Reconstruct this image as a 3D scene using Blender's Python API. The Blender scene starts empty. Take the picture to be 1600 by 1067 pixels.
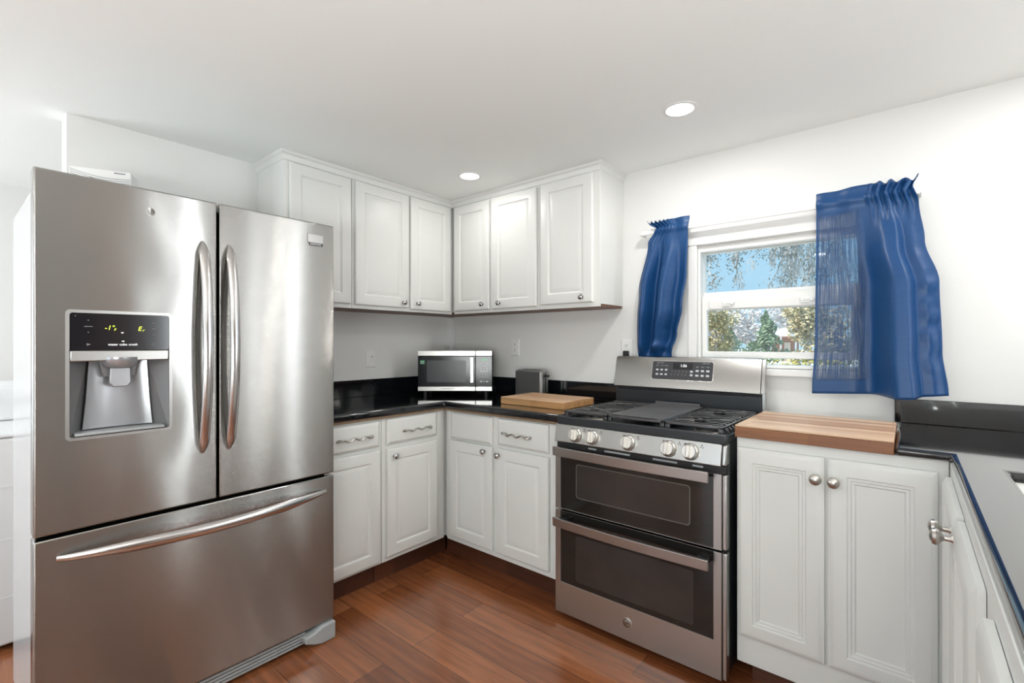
import bpy, bmesh, math, random
from mathutils import Vector, Matrix
random.seed(7)
PI = math.pi
C = bpy.context.scene.collection
sc = bpy.context.scene

# ------------------------------------------------------------------ camera, world, lights, exposure
YAW = math.atan2(620, 745)
cam_d = bpy.data.cameras.new('camera')
cam_d.sensor_width = 36.0
cam_d.lens = 745.0 / 1600.0 * 36.0
cam_d.shift_y = 2.5 / 1600.0
cam_d.clip_start = 0.02
cam_d.clip_end = 500
cam = bpy.data.objects.new('camera', cam_d)
cam.location = (0, 0, 1.28)
cam.rotation_euler = (PI / 2, 0, YAW)
C.objects.link(cam)
sc.camera = cam

sc.view_settings.view_transform = 'Standard'
sc.view_settings.look = 'None'
sc.view_settings.gamma = 1.0
sc.view_settings.use_curve_mapping = False
sc.view_settings.exposure = -0.06

world = bpy.data.worlds.new('sky')
sc.world = world
world.use_nodes = True
wn = world.node_tree
for n in list(wn.nodes):
    wn.nodes.remove(n)
wo = wn.nodes.new('ShaderNodeOutputWorld')
wb = wn.nodes.new('ShaderNodeBackground')
tc = wn.nodes.new('ShaderNodeTexCoord')
sx = wn.nodes.new('ShaderNodeSeparateXYZ')
rp = wn.nodes.new('ShaderNodeValToRGB')
rp.color_ramp.elements[0].position = 0.0
rp.color_ramp.elements[0].color = (0.42, 0.66, 0.82, 1)
rp.color_ramp.elements[1].position = 0.30
rp.color_ramp.elements[1].color = (0.32, 0.60, 0.82, 1)
wn.links.new(tc.outputs['Generated'], sx.inputs[0])
wn.links.new(sx.outputs['Z'], rp.inputs[0])
wn.links.new(rp.outputs[0], wb.inputs[0])
wb.inputs[1].default_value = 1.2
wn.links.new(wb.outputs[0], wo.inputs[0])

sun_d = bpy.data.lights.new('sun', 'SUN')
sun_d.energy = 6.5
sun_d.angle = 0.02
sun_d.color = (1.0, 0.95, 0.87)
sun = bpy.data.objects.new('sun', sun_d)
sun.rotation_euler = Vector((0.62, 0.55, -0.72)).to_track_quat('-Z', 'Y').to_euler()
C.objects.link(sun)


def area(name, loc, direction, sx_, sy_, power, col=(1, 1, 1), shape='RECTANGLE', spread=None):
    d = bpy.data.lights.new(name, 'AREA')
    d.shape = shape
    d.size = sx_
    if shape in ('RECTANGLE', 'ELLIPSE'):
        d.size_y = sy_
    d.energy = power
    d.color = col
    if spread:
        d.spread = spread
    o = bpy.data.objects.new(name, d)
    o.location = loc
    o.rotation_euler = Vector(direction).to_track_quat('-Z', 'Y').to_euler()
    C.objects.link(o)
    return o


# area lamps standing in for daylight at openings out of frame (built below)
area('daylight_sink_window', (1.36, 2.50, 1.58), (0, -1, 0), 0.20, 0.9, 11, (0.93, 0.97, 1.0))
area('daylight_second_window', (2.36, 2.50, 1.58), (0, -1, 0), 0.16, 0.9, 9, (0.93, 0.97, 1.0))
area('daylight_side_door', (3.15, 1.93, 1.1), (-1, 0, 0), 0.24, 1.9, 26, (0.93, 0.97, 1.0))
area('rear_fill_light', (-1.3, -3.12, 1.15), (0, 1, 0), 1.85, 1.9, 22, (0.96, 0.98, 1.0))  # unseen lamp added to light the room from behind the camera
area('daylight_laundry', (-3.55, -1.30, 1.35), (0, 1, 0), 0.9, 1.1, 34, (0.90, 0.96, 1.0))
# upward lamp added behind the camera to brighten the ceiling, like a bounced flash
area('ceiling_fill', (0.5, -1.2, 1.0), (-0.15, 0.35, 1), 1.0, 1.0, 88, (0.955, 1.0, 0.985))
# recessed ceiling cans of the part of the room outside the frame
for lx, ly, pw_ in ((-1.97, -0.9, 6), (-0.73, -0.9, 6), (0.51, -0.9, 6), (0.51, 1.97, 8), (1.75, 1.97, 6), (1.75, -0.9, 6)):
    area('ceiling_can_light', (lx, ly, 2.245), (0, 0, -1), 0.13, 0.13, pw_, (1.0, 0.985, 0.95), 'DISK')

# ------------------------------------------------------------------ materials


def nodes(m):
    m.use_nodes = True
    nt = m.node_tree
    return nt, nt.nodes['Principled BSDF'], nt.nodes['Material Output']


def mat(name, col, rough=0.5, metal=0.0, spec=0.5, coat=0.0, emit=None, estr=0.0, aniso=0.0, rot=0.0, var=0.0, vscale=8.0, bump=0.0, bscale=60.0, coat_rough=0.08):
    m = bpy.data.materials.new(name)
    nt, p, out = nodes(m)
    p.inputs['Base Color'].default_value = (*col, 1)
    p.inputs['Roughness'].default_value = rough
    p.inputs['Metallic'].default_value = metal
    p.inputs['Specular IOR Level'].default_value = spec
    p.inputs['Coat Weight'].default_value = coat
    p.inputs['Coat Roughness'].default_value = coat_rough
    if emit:
        p.inputs['Emission Color'].default_value = (*emit, 1)
        p.inputs['Emission Strength'].default_value = estr
    if aniso:
        p.inputs['Anisotropic'].default_value = aniso
        p.inputs['Anisotropic Rotation'].default_value = rot
        tg = nt.nodes.new('ShaderNodeTangent')
        tg.direction_type = 'RADIAL'
        tg.axis = 'Z'
        nt.links.new(tg.outputs[0], p.inputs['Tangent'])
    t = nt.nodes.new('ShaderNodeTexCoord')
    nz = nt.nodes.new('ShaderNodeTexNoise')
    nz.inputs['Scale'].default_value = vscale
    nz.inputs['Detail'].default_value = 4
    nt.links.new(t.outputs['Object'], nz.inputs['Vector'])
    if var:
        mx = nt.nodes.new('ShaderNodeMix')
        mx.data_type = 'RGBA'
        mx.inputs[6].default_value = (*[c * (1 - var) for c in col], 1)
        mx.inputs[7].default_value = (*[min(1, c * (1 + var)) for c in col], 1)
        nt.links.new(nz.outputs[0], mx.inputs[0])
        nt.links.new(mx.outputs[2], p.inputs['Base Color'])
    if bump:
        n2 = nt.nodes.new('ShaderNodeTexNoise')
        n2.inputs['Scale'].default_value = bscale
        n2.inputs['Detail'].default_value = 3
        nt.links.new(t.outputs['Object'], n2.inputs['Vector'])
        bp = nt.nodes.new('ShaderNodeBump')
        bp.inputs['Strength'].default_value = bump
        bp.inputs['Distance'].default_value = 0.01
        nt.links.new(n2.outputs[0], bp.inputs['Height'])
        nt.links.new(bp.outputs[0], p.inputs['Normal'])
    return m


def mat_steel(name, col, rough, wave=0.0, wscale=2.0, smear=0.42, dent=None):
    """steel brushed horizontally: the fine grooves tilt the normal up and down, smearing reflections vertically"""
    m = mat(name, col, rough, 1.0)
    nt, p, out = nodes(m)
    L = nt.links.new
    t = nt.nodes.new('ShaderNodeTexCoord')
    mp = nt.nodes.new('ShaderNodeMapping')
    mp.inputs['Scale'].default_value = (2, 2, 500)
    nz = nt.nodes.new('ShaderNodeTexNoise')
    nz.inputs['Scale'].default_value = 3.0
    nz.inputs['Detail'].default_value = 2
    L(t.outputs['Object'], mp.inputs[0])
    L(mp.outputs[0], nz.inputs['Vector'])
    mx = nt.nodes.new('ShaderNodeMix')
    mx.data_type = 'RGBA'
    mx.inputs[6].default_value = (*[c * 0.95 for c in col], 1)
    mx.inputs[7].default_value = (*[c * 1.05 for c in col], 1)
    L(nz.outputs[0], mx.inputs[0])
    L(mx.outputs[2], p.inputs['Base Color'])
    geo = nt.nodes.new('ShaderNodeNewGeometry')
    nrm = geo.outputs['Normal']
    if wave:
        m3 = nt.nodes.new('ShaderNodeMapping')
        m3.inputs['Scale'].default_value = (1, 1, 0.55)
        L(t.outputs['Object'], m3.inputs[0])
        n2 = nt.nodes.new('ShaderNodeTexNoise')
        n2.inputs['Scale'].default_value = wscale
        n2.inputs['Detail'].default_value = 0.5
        L(m3.outputs[0], n2.inputs['Vector'])
        bp = nt.nodes.new('ShaderNodeBump')
        bp.inputs['Strength'].default_value = 1.0
        bp.inputs['Distance'].default_value = wave
        L(n2.outputs[0], bp.inputs['Height'])
        nrm = bp.outputs[0]
        if dent:
            vd = nt.nodes.new('ShaderNodeVectorMath')
            vd.operation = 'DISTANCE'
            L(t.outputs['Object'], vd.inputs[0])
            vd.inputs[1].default_value = dent
            mr = nt.nodes.new('ShaderNodeMapRange')
            mr.interpolation_type = 'SMOOTHSTEP'
            mr.inputs[1].default_value = 0.0
            mr.inputs[2].default_value = 0.013
            L(vd.outputs['Value'], mr.inputs[0])
            b2 = nt.nodes.new('ShaderNodeBump')
            b2.inputs['Strength'].default_value = 1.0
            b2.inputs['Distance'].default_value = 0.0012
            L(mr.outputs[0], b2.inputs['Height'])
            L(nrm, b2.inputs['Normal'])
            nrm = b2.outputs[0]
    wnz = nt.nodes.new('ShaderNodeTexWhiteNoise')
    wnz.noise_dimensions = '3D'
    sc_ = nt.nodes.new('ShaderNodeVectorMath')
    sc_.operation = 'SCALE'
    sc_.inputs['Scale'].default_value = 1731.0
    L(geo.outputs['Position'], sc_.inputs[0])
    L(sc_.outputs[0], wnz.inputs['Vector'])
    sp = nt.nodes.new('ShaderNodeSeparateColor')
    L(wnz.outputs['Color'], sp.inputs[0])
    ad = nt.nodes.new('ShaderNodeMath')
    ad.operation = 'ADD'
    L(sp.outputs[0], ad.inputs[0])
    L(sp.outputs[1], ad.inputs[1])
    ma = nt.nodes.new('ShaderNodeMath')
    ma.operation = 'MULTIPLY_ADD'
    L(ad.outputs[0], ma.inputs[0])
    ma.inputs[1].default_value = smear
    ma.inputs[2].default_value = -smear
    cx = nt.nodes.new('ShaderNodeCombineXYZ')
    L(ma.outputs[0], cx.inputs[2])
    va = nt.nodes.new('ShaderNodeVectorMath')
    L(nrm, va.inputs[0])
    L(cx.outputs[0], va.inputs[1])
    vn = nt.nodes.new('ShaderNodeVectorMath')
    vn.operation = 'NORMALIZE'
    L(va.outputs[0], vn.inputs[0])
    L(vn.outputs[0], p.inputs['Normal'])
    return m


def mat_planks(name, c1, c2, mortar, bw, rh, msize, loc, rough, grain=0.25, coat=0.0, along='X', offset=0.37, gscale=1.0, bias=0.0):
    m = bpy.data.materials.new(name)
    nt, p, out = nodes(m)
    t = nt.nodes.new('ShaderNodeTexCoord')
    mp = nt.nodes.new('ShaderNodeMapping')
    mp.inputs['Location'].default_value = loc
    if along == 'Y':
        mp.inputs['Rotation'].default_value = (0, 0, PI / 2)
    nt.links.new(t.outputs['Object'], mp.inputs[0])
    br = nt.nodes.new('ShaderNodeTexBrick')
    br.offset = offset
    br.inputs['Color1'].default_value = (*c1, 1)
    br.inputs['Color2'].default_value = (*c2, 1)
    br.inputs['Mortar'].default_value = (*mortar, 1)
    br.inputs['Scale'].default_value = 1
    br.inputs['Mortar Size'].default_value = msize
    br.inputs['Mortar Smooth'].default_value = 0.3
    br.inputs['Bias'].default_value = bias
    br.inputs['Brick Width'].default_value = bw
    br.inputs['Row Height'].default_value = rh
    nt.links.new(mp.outputs[0], br.inputs['Vector'])
    m2 = nt.nodes.new('ShaderNodeMapping')
    m2.inputs['Scale'].default_value = (1.6 * gscale, 26 * gscale, 26 * gscale)
    nt.links.new(mp.outputs[0], m2.inputs[0])
    nz = nt.nodes.new('ShaderNodeTexNoise')
    nz.inputs['Scale'].default_value = 1.6
    nz.inputs['Detail'].default_value = 5
    nz.inputs['Roughness'].default_value = 0.6
    nz.inputs['Distortion'].default_value = 0.6
    nt.links.new(m2.outputs[0], nz.inputs['Vector'])
    rm = nt.nodes.new('ShaderNodeMapRange')
    rm.inputs[1].default_value = 0.25
    rm.inputs[2].default_value = 0.75
    rm.inputs[3].default_value = 1 - grain
    rm.inputs[4].default_value = 1 + grain
    nt.links.new(nz.outputs[0], rm.inputs[0])
    mu = nt.nodes.new('ShaderNodeMix')
    mu.data_type = 'RGBA'
    mu.blend_type = 'MULTIPLY'
    mu.inputs[0].default_value = 1
    nt.links.new(br.outputs[0], mu.inputs[6])
    nt.links.new(rm.outputs[0], mu.inputs[7])
    nt.links.new(mu.outputs[2], p.inputs['Base Color'])
    p.inputs['Roughness'].default_value = rough
    p.inputs['Coat Weight'].default_value = coat
    p.inputs['Coat Roughness'].default_value = 0.10
    return m


def mat_granite():
    m = bpy.data.materials.new('black_granite')
    nt, p, out = nodes(m)
    t = nt.nodes.new('ShaderNodeTexCoord')
    v = nt.nodes.new('ShaderNodeTexVoronoi')
    v.inputs['Scale'].default_value = 95
    nt.links.new(t.outputs['Object'], v.inputs['Vector'])
    r = nt.nodes.new('ShaderNodeValToRGB')
    r.color_ramp.elements[0].position = 0.0
    r.color_ramp.elements[0].color = (0.16, 0.17, 0.17, 1)
    r.color_ramp.elements[1].position = 0.16
    r.color_ramp.elements[1].color = (0.006, 0.007, 0.009, 1)
    nt.links.new(v.outputs['Distance'], r.inputs[0])
    n = nt.nodes.new('ShaderNodeTexNoise')
    n.inputs['Scale'].default_value = 22
    n.inputs['Detail'].default_value = 6
    nt.links.new(t.outputs['Object'], n.inputs['Vector'])
    r2 = nt.nodes.new('ShaderNodeValToRGB')
    r2.color_ramp.elements[0].position = 0.48
    r2.color_ramp.elements[0].color = (0, 0, 0, 1)
    r2.color_ramp.elements[1].position = 0.72
    r2.color_ramp.elements[1].color = (1, 1, 1, 1)
    nt.links.new(n.outputs[0], r2.inputs[0])
    mx = nt.nodes.new('ShaderNodeMix')
    mx.data_type = 'RGBA'
    mx.inputs[6].default_value = (0.006, 0.007, 0.009, 1)
    nt.links.new(r2.outputs[0], mx.inputs[0])
    nt.links.new(r.outputs[0], mx.inputs[7])
    nt.links.new(mx.outputs[2], p.inputs['Base Color'])
    p.inputs['Roughness'].default_value = 0.09
    p.inputs['Specular IOR Level'].default_value = 0.25
    p.inputs['Coat Weight'].default_value = 1.0
    p.inputs['Coat Roughness'].default_value = 0.05
    return m


def mat_fabric():
    m = bpy.data.materials.new('blue_curtain_cloth')
    nt, p, out = nodes(m)
    t = nt.nodes.new('ShaderNodeUVMap')
    mp = nt.nodes.new('ShaderNodeMapping')
    mp.inputs['Scale'].default_value = (420, 6, 1)
    nt.links.new(t.outputs[0], mp.inputs[0])
    nz = nt.nodes.new('ShaderNodeTexNoise')
    nz.inputs['Scale'].default_value = 1.0
    nz.inputs['Detail'].default_value = 2
    nt.links.new(mp.outputs[0], nz.inputs['Vector'])
    mp2 = nt.nodes.new('ShaderNodeMapping')
    mp2.inputs['Scale'].default_value = (6, 160, 1)
    nt.links.new(t.outputs[0], mp2.inputs[0])
    nz2 = nt.nodes.new('ShaderNodeTexNoise')
    nz2.inputs['Scale'].default_value = 1.0
    nt.links.new(mp2.outputs[0], nz2.inputs['Vector'])
    mx = nt.nodes.new('ShaderNodeMix')
    mx.data_type = 'RGBA'
    mx.inputs[6].default_value = (0.006, 0.044, 0.145, 1)
    mx.inputs[7].default_value = (0.010, 0.068, 0.205, 1)
    nt.links.new(nz2.outputs[0], mx.inputs[0])
    nt.links.new(mx.outputs[2], p.inputs['Base Color'])
    p.inputs['Roughness'].default_value = 0.42
    p.inputs['Specular IOR Level'].default_value = 0.4
    tr = nt.nodes.new('ShaderNodeBsdfTransparent')
    rm = nt.nodes.new('ShaderNodeMapRange')
    rm.inputs[1].default_value = 0.36
    rm.inputs[2].default_value = 0.68
    rm.inputs[3].default_value = 0.12
    rm.inputs[4].default_value = 0.90
    nt.links.new(nz.outputs[0], rm.inputs[0])
    # single cloth lets light through between the threads, gathered cloth lies in several layers
    at_ = nt.nodes.new('ShaderNodeAttribute')
    at_.attribute_name = 'sheer'
    mm = nt.nodes.new('ShaderNodeMath')
    mm.operation = 'MULTIPLY'
    nt.links.new(rm.outputs[0], mm.inputs[0])
    nt.links.new(at_.outputs['Fac'], mm.inputs[1])
    ms = nt.nodes.new('ShaderNodeMixShader')
    nt.links.new(mm.outputs[0], ms.inputs[0])
    nt.links.new(p.outputs[0], ms.inputs[1])
    nt.links.new(tr.outputs[0], ms.inputs[2])
    nt.links.new(ms.outputs[0], out.inputs[0])
    return m


def mat_glass(name, tint=(1, 1, 1), refl=0.018):
    m = bpy.data.materials.new(name)
    nt, p, out = nodes(m)
    nt.nodes.remove(p)
    tr = nt.nodes.new('ShaderNodeBsdfTransparent')
    tr.inputs[0].default_value = (*tint, 1)
    gl = nt.nodes.new('ShaderNodeBsdfGlossy')
    gl.inputs['Roughness'].default_value = 0.02
    ms = nt.nodes.new('ShaderNodeMixShader')
    ms.inputs[0].default_value = refl
    nt.links.new(tr.outputs[0], ms.inputs[1])
    nt.links.new(gl.outputs[0], ms.inputs[2])
    nt.links.new(ms.outputs[0], out.inputs[0])
    return m


M = {}
M['wall'] = mat('painted_wall', (0.76, 0.76, 0.745), 0.6, bump=0.03, bscale=90)
M['ceil'] = mat('painted_ceiling', (0.86, 0.88, 0.865), 0.75, bump=0.10, bscale=14)
M['cab'] = mat('white_cabinet_paint', (0.74, 0.745, 0.725), 0.36, var=0.02, vscale=5)
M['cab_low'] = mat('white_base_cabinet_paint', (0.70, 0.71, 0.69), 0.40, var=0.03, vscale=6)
M['trim'] = mat('white_trim_paint', (0.80, 0.80, 0.79), 0.4)
M['vinyl'] = mat('white_vinyl', (0.80, 0.80, 0.78), 0.35)
M['plastic_white'] = mat('white_plastic', (0.80, 0.80, 0.79), 0.35)
M['appl_white'] = mat('white_enamel', (0.80, 0.81, 0.82), 0.25)
M['floor'] = mat_planks('cherry_planks', (0.155, 0.045, 0.016), (0.345, 0.122, 0.046), (0.05, 0.014, 0.006), 1.25, 0.1445, 0.0012, (0.36, 0.0215, 0), 0.22, 0.36, coat=0.7)
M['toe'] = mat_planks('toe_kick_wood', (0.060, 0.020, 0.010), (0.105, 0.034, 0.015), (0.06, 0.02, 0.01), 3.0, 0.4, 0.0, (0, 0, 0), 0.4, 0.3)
M['brown'] = mat_planks('brown_cabinet_wood', (0.16, 0.07, 0.035), (0.22, 0.10, 0.05), (0.1, 0.05, 0.03), 3.0, 0.6, 0.0, (0, 0, 0), 0.5, 0.3)
M['substrate'] = mat('plywood_edge', (0.20, 0.135, 0.08), 0.7, var=0.3, vscale=30)
M['granite'] = mat_granite()
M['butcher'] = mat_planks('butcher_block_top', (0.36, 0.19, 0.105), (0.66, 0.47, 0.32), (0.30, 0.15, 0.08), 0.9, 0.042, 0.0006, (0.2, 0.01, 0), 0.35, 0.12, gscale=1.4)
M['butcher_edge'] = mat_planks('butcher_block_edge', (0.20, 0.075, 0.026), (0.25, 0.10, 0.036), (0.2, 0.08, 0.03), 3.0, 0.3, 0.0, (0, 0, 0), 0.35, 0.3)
M['board'] = mat_planks('maple_board', (0.50, 0.29, 0.155), (0.66, 0.43, 0.26), (0.42, 0.24, 0.12), 0.5, 0.045, 0.0006, (0.1, 0.013, 0), 0.4, 0.16, gscale=1.2)
M['board_edge'] = mat_planks('maple_board_edge', (0.42, 0.22, 0.09), (0.52, 0.30, 0.14), (0.3, 0.15, 0.06), 3.0, 0.3, 0.0, (0, 0, 0), 0.4, 0.35)
M['steel'] = mat_steel('brushed_steel', (0.53, 0.535, 0.525), 0.20)
M['steel_door'] = mat_steel('brushed_steel_door', (0.385, 0.38, 0.365), 0.12, wave=0.002, wscale=2.0)
M['steel_wavy'] = mat_steel('dented_steel_door', (0.385, 0.38, 0.365), 0.12, wave=0.006, wscale=4.6, dent=(0.31, -0.19, 1.715))
M['steel_lite'] = mat('satin_steel', (0.48, 0.475, 0.46), 0.31, 1.0)
M['sink_steel'] = mat('sink_steel', (0.12, 0.125, 0.115), 0.38, 1.0)
M['handle'] = mat('polished_handle', (0.62, 0.60, 0.59), 0.22, 1.0)
M['nickel'] = mat('brushed_nickel', (0.50, 0.48, 0.45), 0.28, 1.0)
M['toast_steel'] = mat_steel('toaster_steel', (0.34, 0.34, 0.335), 0.28)
M['chrome'] = mat('dark_chrome', (0.45, 0.45, 0.45), 0.18, 1.0)
M['black'] = mat('black_gloss', (0.010, 0.011, 0.014), 0.12)
M['black_mat'] = mat('black_matte', (0.012, 0.012, 0.013), 0.55)
M['enamel'] = mat('black_enamel', (0.020, 0.023, 0.027), 0.28)
M['iron'] = mat('cast_iron', (0.020, 0.021, 0.024), 0.30, spec=0.8, coat=1.0, coat_rough=0.22)
M['griddle'] = mat('griddle_iron', (0.085, 0.085, 0.09), 0.42, var=0.35, vscale=9)
M['oven_glass'] = mat('dark_oven_glass', (0.014, 0.013, 0.012), 0.06, spec=0.6)
M['oven_window'] = mat('oven_window_screen', (0.035, 0.030, 0.028), 0.10, spec=0.6, var=0.3)
M['oven_line'] = mat('oven_window_border', (0.10, 0.10, 0.09), 0.3)
M['knob'] = mat('pewter_knob', (0.66, 0.64, 0.60), 0.32, 0.85)
M['fr_side'] = mat('grey_fridge_side', (0.60, 0.615, 0.625), 0.18)
M['fr_grey'] = mat('grey_plastic', (0.36, 0.38, 0.39), 0.35)
M['disp_grey'] = mat('dispenser_grey', (0.40, 0.41, 0.43), 0.25, 0.6)
M['disp_dark'] = mat('dispenser_dark', (0.16, 0.16, 0.165), 0.3)
M['gasket'] = mat('black_gasket', (0.015, 0.015, 0.015), 0.7)
M['led_y'] = mat('yellow_led', (0.5, 0.6, 0.05), 0.4, emit=(0.75, 0.95, 0.06), estr=1.6)
M['led_w'] = mat('white_led', (0.8, 0.8, 0.8), 0.4, emit=(0.95, 0.97, 1.0), estr=1.0)
M['led_g'] = mat('green_led', (0.05, 0.4, 0.12), 0.4, emit=(0.10, 0.75, 0.22), estr=0.8)
M['ink_w'] = mat('white_print', (0.55, 0.56, 0.58), 0.5)
M['ink_dim'] = mat('grey_print', (0.16, 0.17, 0.18), 0.5)
M['ink_dark'] = mat('dark_print', (0.03, 0.03, 0.03), 0.5)
M['panel_grey'] = mat('dark_grey_panel', (0.035, 0.037, 0.042), 0.3)
M['green'] = mat('green_sticker', (0.06, 0.30, 0.14), 0.5)
M['mw_screen'] = mat('microwave_window', (0.050, 0.055, 0.060), 0.22, spec=0.3)
M['mw_black'] = mat('microwave_black_glass', (0.008, 0.009, 0.012), 0.15, spec=0.3)
M['fabric'] = mat_fabric()
M['glass'] = mat_glass('window_glass')
M['lens'] = mat('light_lens', (1, 1, 1), 0.4, emit=(1.0, 0.985, 0.95), estr=6.0)
M['dark_wood'] = mat('dark_wood_panel', (0.060, 0.032, 0.020), 0.4, var=0.3)
M['leaf_oak'] = mat('oak_leaves', (0.26, 0.28, 0.26), 0.6, var=0.5, vscale=1.5)
M['leaf_tan'] = mat('olive_leaves', (0.48, 0.42, 0.25), 0.6, var=0.45, vscale=0.6)
M['leaf_pine'] = mat('pine_needles', (0.20, 0.28, 0.17), 0.6, var=0.4, vscale=0.8)
M['leaf_grey'] = mat('bare_grey_crown', (0.62, 0.59, 0.58), 0.8, var=0.3, vscale=0.5)
M['leaf_yel'] = mat('shrub_leaves', (0.46, 0.42, 0.12), 0.6, var=0.7, vscale=3)
M['moss'] = mat('spanish_moss', (0.55, 0.57, 0.58), 0.9, var=0.25, vscale=4)
M['bark'] = mat('bark', (0.34, 0.32, 0.30), 0.9, var=0.3)
M['ground'] = mat('pale_ground', (0.62, 0.60, 0.54), 0.9, var=0.35, vscale=0.15)
M['road'] = mat('pale_road', (0.72, 0.71, 0.69), 0.9)
M['red_wood'] = mat('reddish_wood_panel', (0.27, 0.115, 0.065), 0.4, var=0.3)
M['house'] = mat('cream_siding', (0.62, 0.55, 0.46), 0.8)
M['roof'] = mat('white_roof', (0.85, 0.85, 0.84), 0.7)
M['brick'] = mat('red_siding', (0.34, 0.17, 0.11), 0.8)

# ------------------------------------------------------------------ mesh helpers
V3 = Vector
X, Y, Z = V3((1, 0, 0)), V3((0, 1, 0)), V3((0, 0, 1))


class B:
    def __init__(self):
        self.bm = bmesh.new()

    def face(self, pts, mi=0):
        vs = [self.bm.verts.new(p) for p in pts]
        f = self.bm.faces.new(vs)
        f.material_index = mi
        return f

    def box(self, x0, x1, y0, y1, z0, z1, mi=0):
        x0, x1 = min(x0, x1), max(x0, x1)
        y0, y1 = min(y0, y1), max(y0, y1)
        z0, z1 = min(z0, z1), max(z0, z1)
        v = [self.bm.verts.new((x, y, z)) for z in (z0, z1) for y in (y0, y1) for x in (x0, x1)]
        for q in ((0, 2, 3, 1), (4, 5, 7, 6), (0, 1, 5, 4), (2, 6, 7, 3), (0, 4, 6, 2), (1, 3, 7, 5)):
            f = self.bm.faces.new([v[i] for i in q])
            f.material_index = mi
        return self

    def loft(self, rings, closed=True, cap0=True, cap1=True, mi=0):
        rv = [[self.bm.verts.new(p) for p in r] for r in rings]
        n = len(rv[0])
        for a, b in zip(rv[:-1], rv[1:]):
            for i in range(n if closed else n - 1):
                j = (i + 1) % n
                try:
                    f = self.bm.faces.new((a[i], a[j], b[j], b[i]))
                    f.material_index = mi
                except ValueError:
                    pass
        if cap0:
            f = self.bm.faces.new(list(reversed(rv[0])))
            f.material_index = mi
        if cap1:
            f = self.bm.faces.new(rv[-1])
            f.material_index = mi
        return self

    def prism(self, poly, O, U, V, N, depth, mi=0):
        """poly in (u, v); extruded from O along -N by depth"""
        front = [O + U * u + V * v for u, v in poly]
        back = [p - N * depth for p in front]
        return self.loft([back, front], mi=mi)

    def lathe(self, O, A, prof, seg=24, mi=0, caps=True):
        A = A.normalized()
        T = A.orthogonal().normalized()
        S = A.cross(T)
        rings = []
        for r, h in prof:
            r = max(r, 1e-5)
            rings.append([O + A * h + (T * math.cos(2 * PI * k / seg) + S * math.sin(2 * PI * k / seg)) * r for k in range(seg)])
        return self.loft(rings, mi=mi, cap0=caps, cap1=caps)

    def cyl(self, p0, p1, r, seg=20, mi=0, r1=None):
        p0, p1 = V3(p0), V3(p1)
        d = p1 - p0
        return self.lathe(p0, d, [(r, 0), (r if r1 is None else r1, d.length)], seg, mi)

    def tube(self, path, rad, seg=10, up=Z, ell=(1, 1), mi=0):
        path = [V3(p) for p in path]
        n = len(path)
        rads = rad if isinstance(rad, (list, tuple)) else [rad] * n
        rings = []
        for i, p in enumerate(path):
            t = (path[min(i + 1, n - 1)] - path[max(i - 1, 0)]).normalized()
            a = t.cross(up)
            if a.length < 1e-4:
                a = t.orthogonal()
            a.normalize()
            b = a.cross(t).normalized()
            rings.append([p + (a * math.cos(2 * PI * k / seg) * ell[0] + b * math.sin(2 * PI * k / seg) * ell[1]) * rads[i] for k in range(seg)])
        return self.loft(rings, mi=mi)

    def rects(self, O, U, V, N, w, h, loops, mi=0):
        """nested rectangles: (inset, height along N) from the back outward to the centre"""
        rings = []
        for ins, d in loops:
            rings.append([O + U * u + V * v + N * d for u, v in ((ins, ins), (w - ins, ins), (w - ins, h - ins), (ins, h - ins))])
        return self.loft(rings, mi=mi)

    def cells(self, us, vs, hole, O, U, V, N, t, mi=0):
        """slab of thickness t behind the plane O,U,V with the cells in `hole` left open"""
        front, back = {}, {}
        nu, nv = len(us), len(vs)

        def g(d, i, j, off):
            if (i, j) not in d:
                d[(i, j)] = self.bm.verts.new(O + U * us[i] + V * vs[j] - N * off)
            return d[(i, j)]

        def solid(i, j):
            return 0 <= i < nu - 1 and 0 <= j < nv - 1 and (i, j) not in hole
        for i in range(nu - 1):
            for j in range(nv - 1):
                if not solid(i, j):
                    continue
                q = [(i, j), (i + 1, j), (i + 1, j + 1), (i, j + 1)]
                self.bm.faces.new([g(front, *k, 0) for k in q]).material_index = mi
                self.bm.faces.new([g(back, *k, t) for k in reversed(q)]).material_index = mi
                for (a, b, di, dj) in ((0, 1, 0, -1), (1, 2, 1, 0), (2, 3, 0, 1), (3, 0, -1, 0)):
                    if not solid(i + di, j + dj):
                        self.bm.faces.new((g(front, *q[b], 0), g(front, *q[a], 0), g(back, *q[a], t), g(back, *q[b], t))).material_index = mi
        return self


ORG = {}


def obj(name, b, m, parent=None, bevel=0.0, seg=2, smooth=False, local=False, angle=35):
    bm = b.bm
    bmesh.ops.recalc_face_normals(bm, faces=bm.faces[:])
    if parent is not None and not local:
        bmesh.ops.translate(bm, verts=bm.verts[:], vec=-ORG[parent.name])
    me = bpy.data.meshes.new(name)
    bm.to_mesh(me)
    bm.free()
    for mm in (m if isinstance(m, (list, tuple)) else [m]):
        me.materials.append(mm)
    o = bpy.data.objects.new(name, me)
    C.objects.link(o)
    if parent is not None:
        o.parent = parent
        ORG[o.name] = ORG[parent.name]
    else:
        ORG[o.name] = V3((0, 0, 0))
    if smooth:
        for p in me.polygons:
            p.use_smooth = True
        me.set_sharp_from_angle(angle=math.radians(angle))
    if bevel:
        md = o.modifiers.new('bevel', 'BEVEL')
        md.width = bevel
        md.segments = seg
        md.limit_method = 'ANGLE'
        md.angle_limit = math.radians(40)
        md.use_clamp_overlap = True
        for p in me.polygons:
            p.use_smooth = True
        me.set_sharp_from_angle(angle=math.radians(60))
    return o


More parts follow.
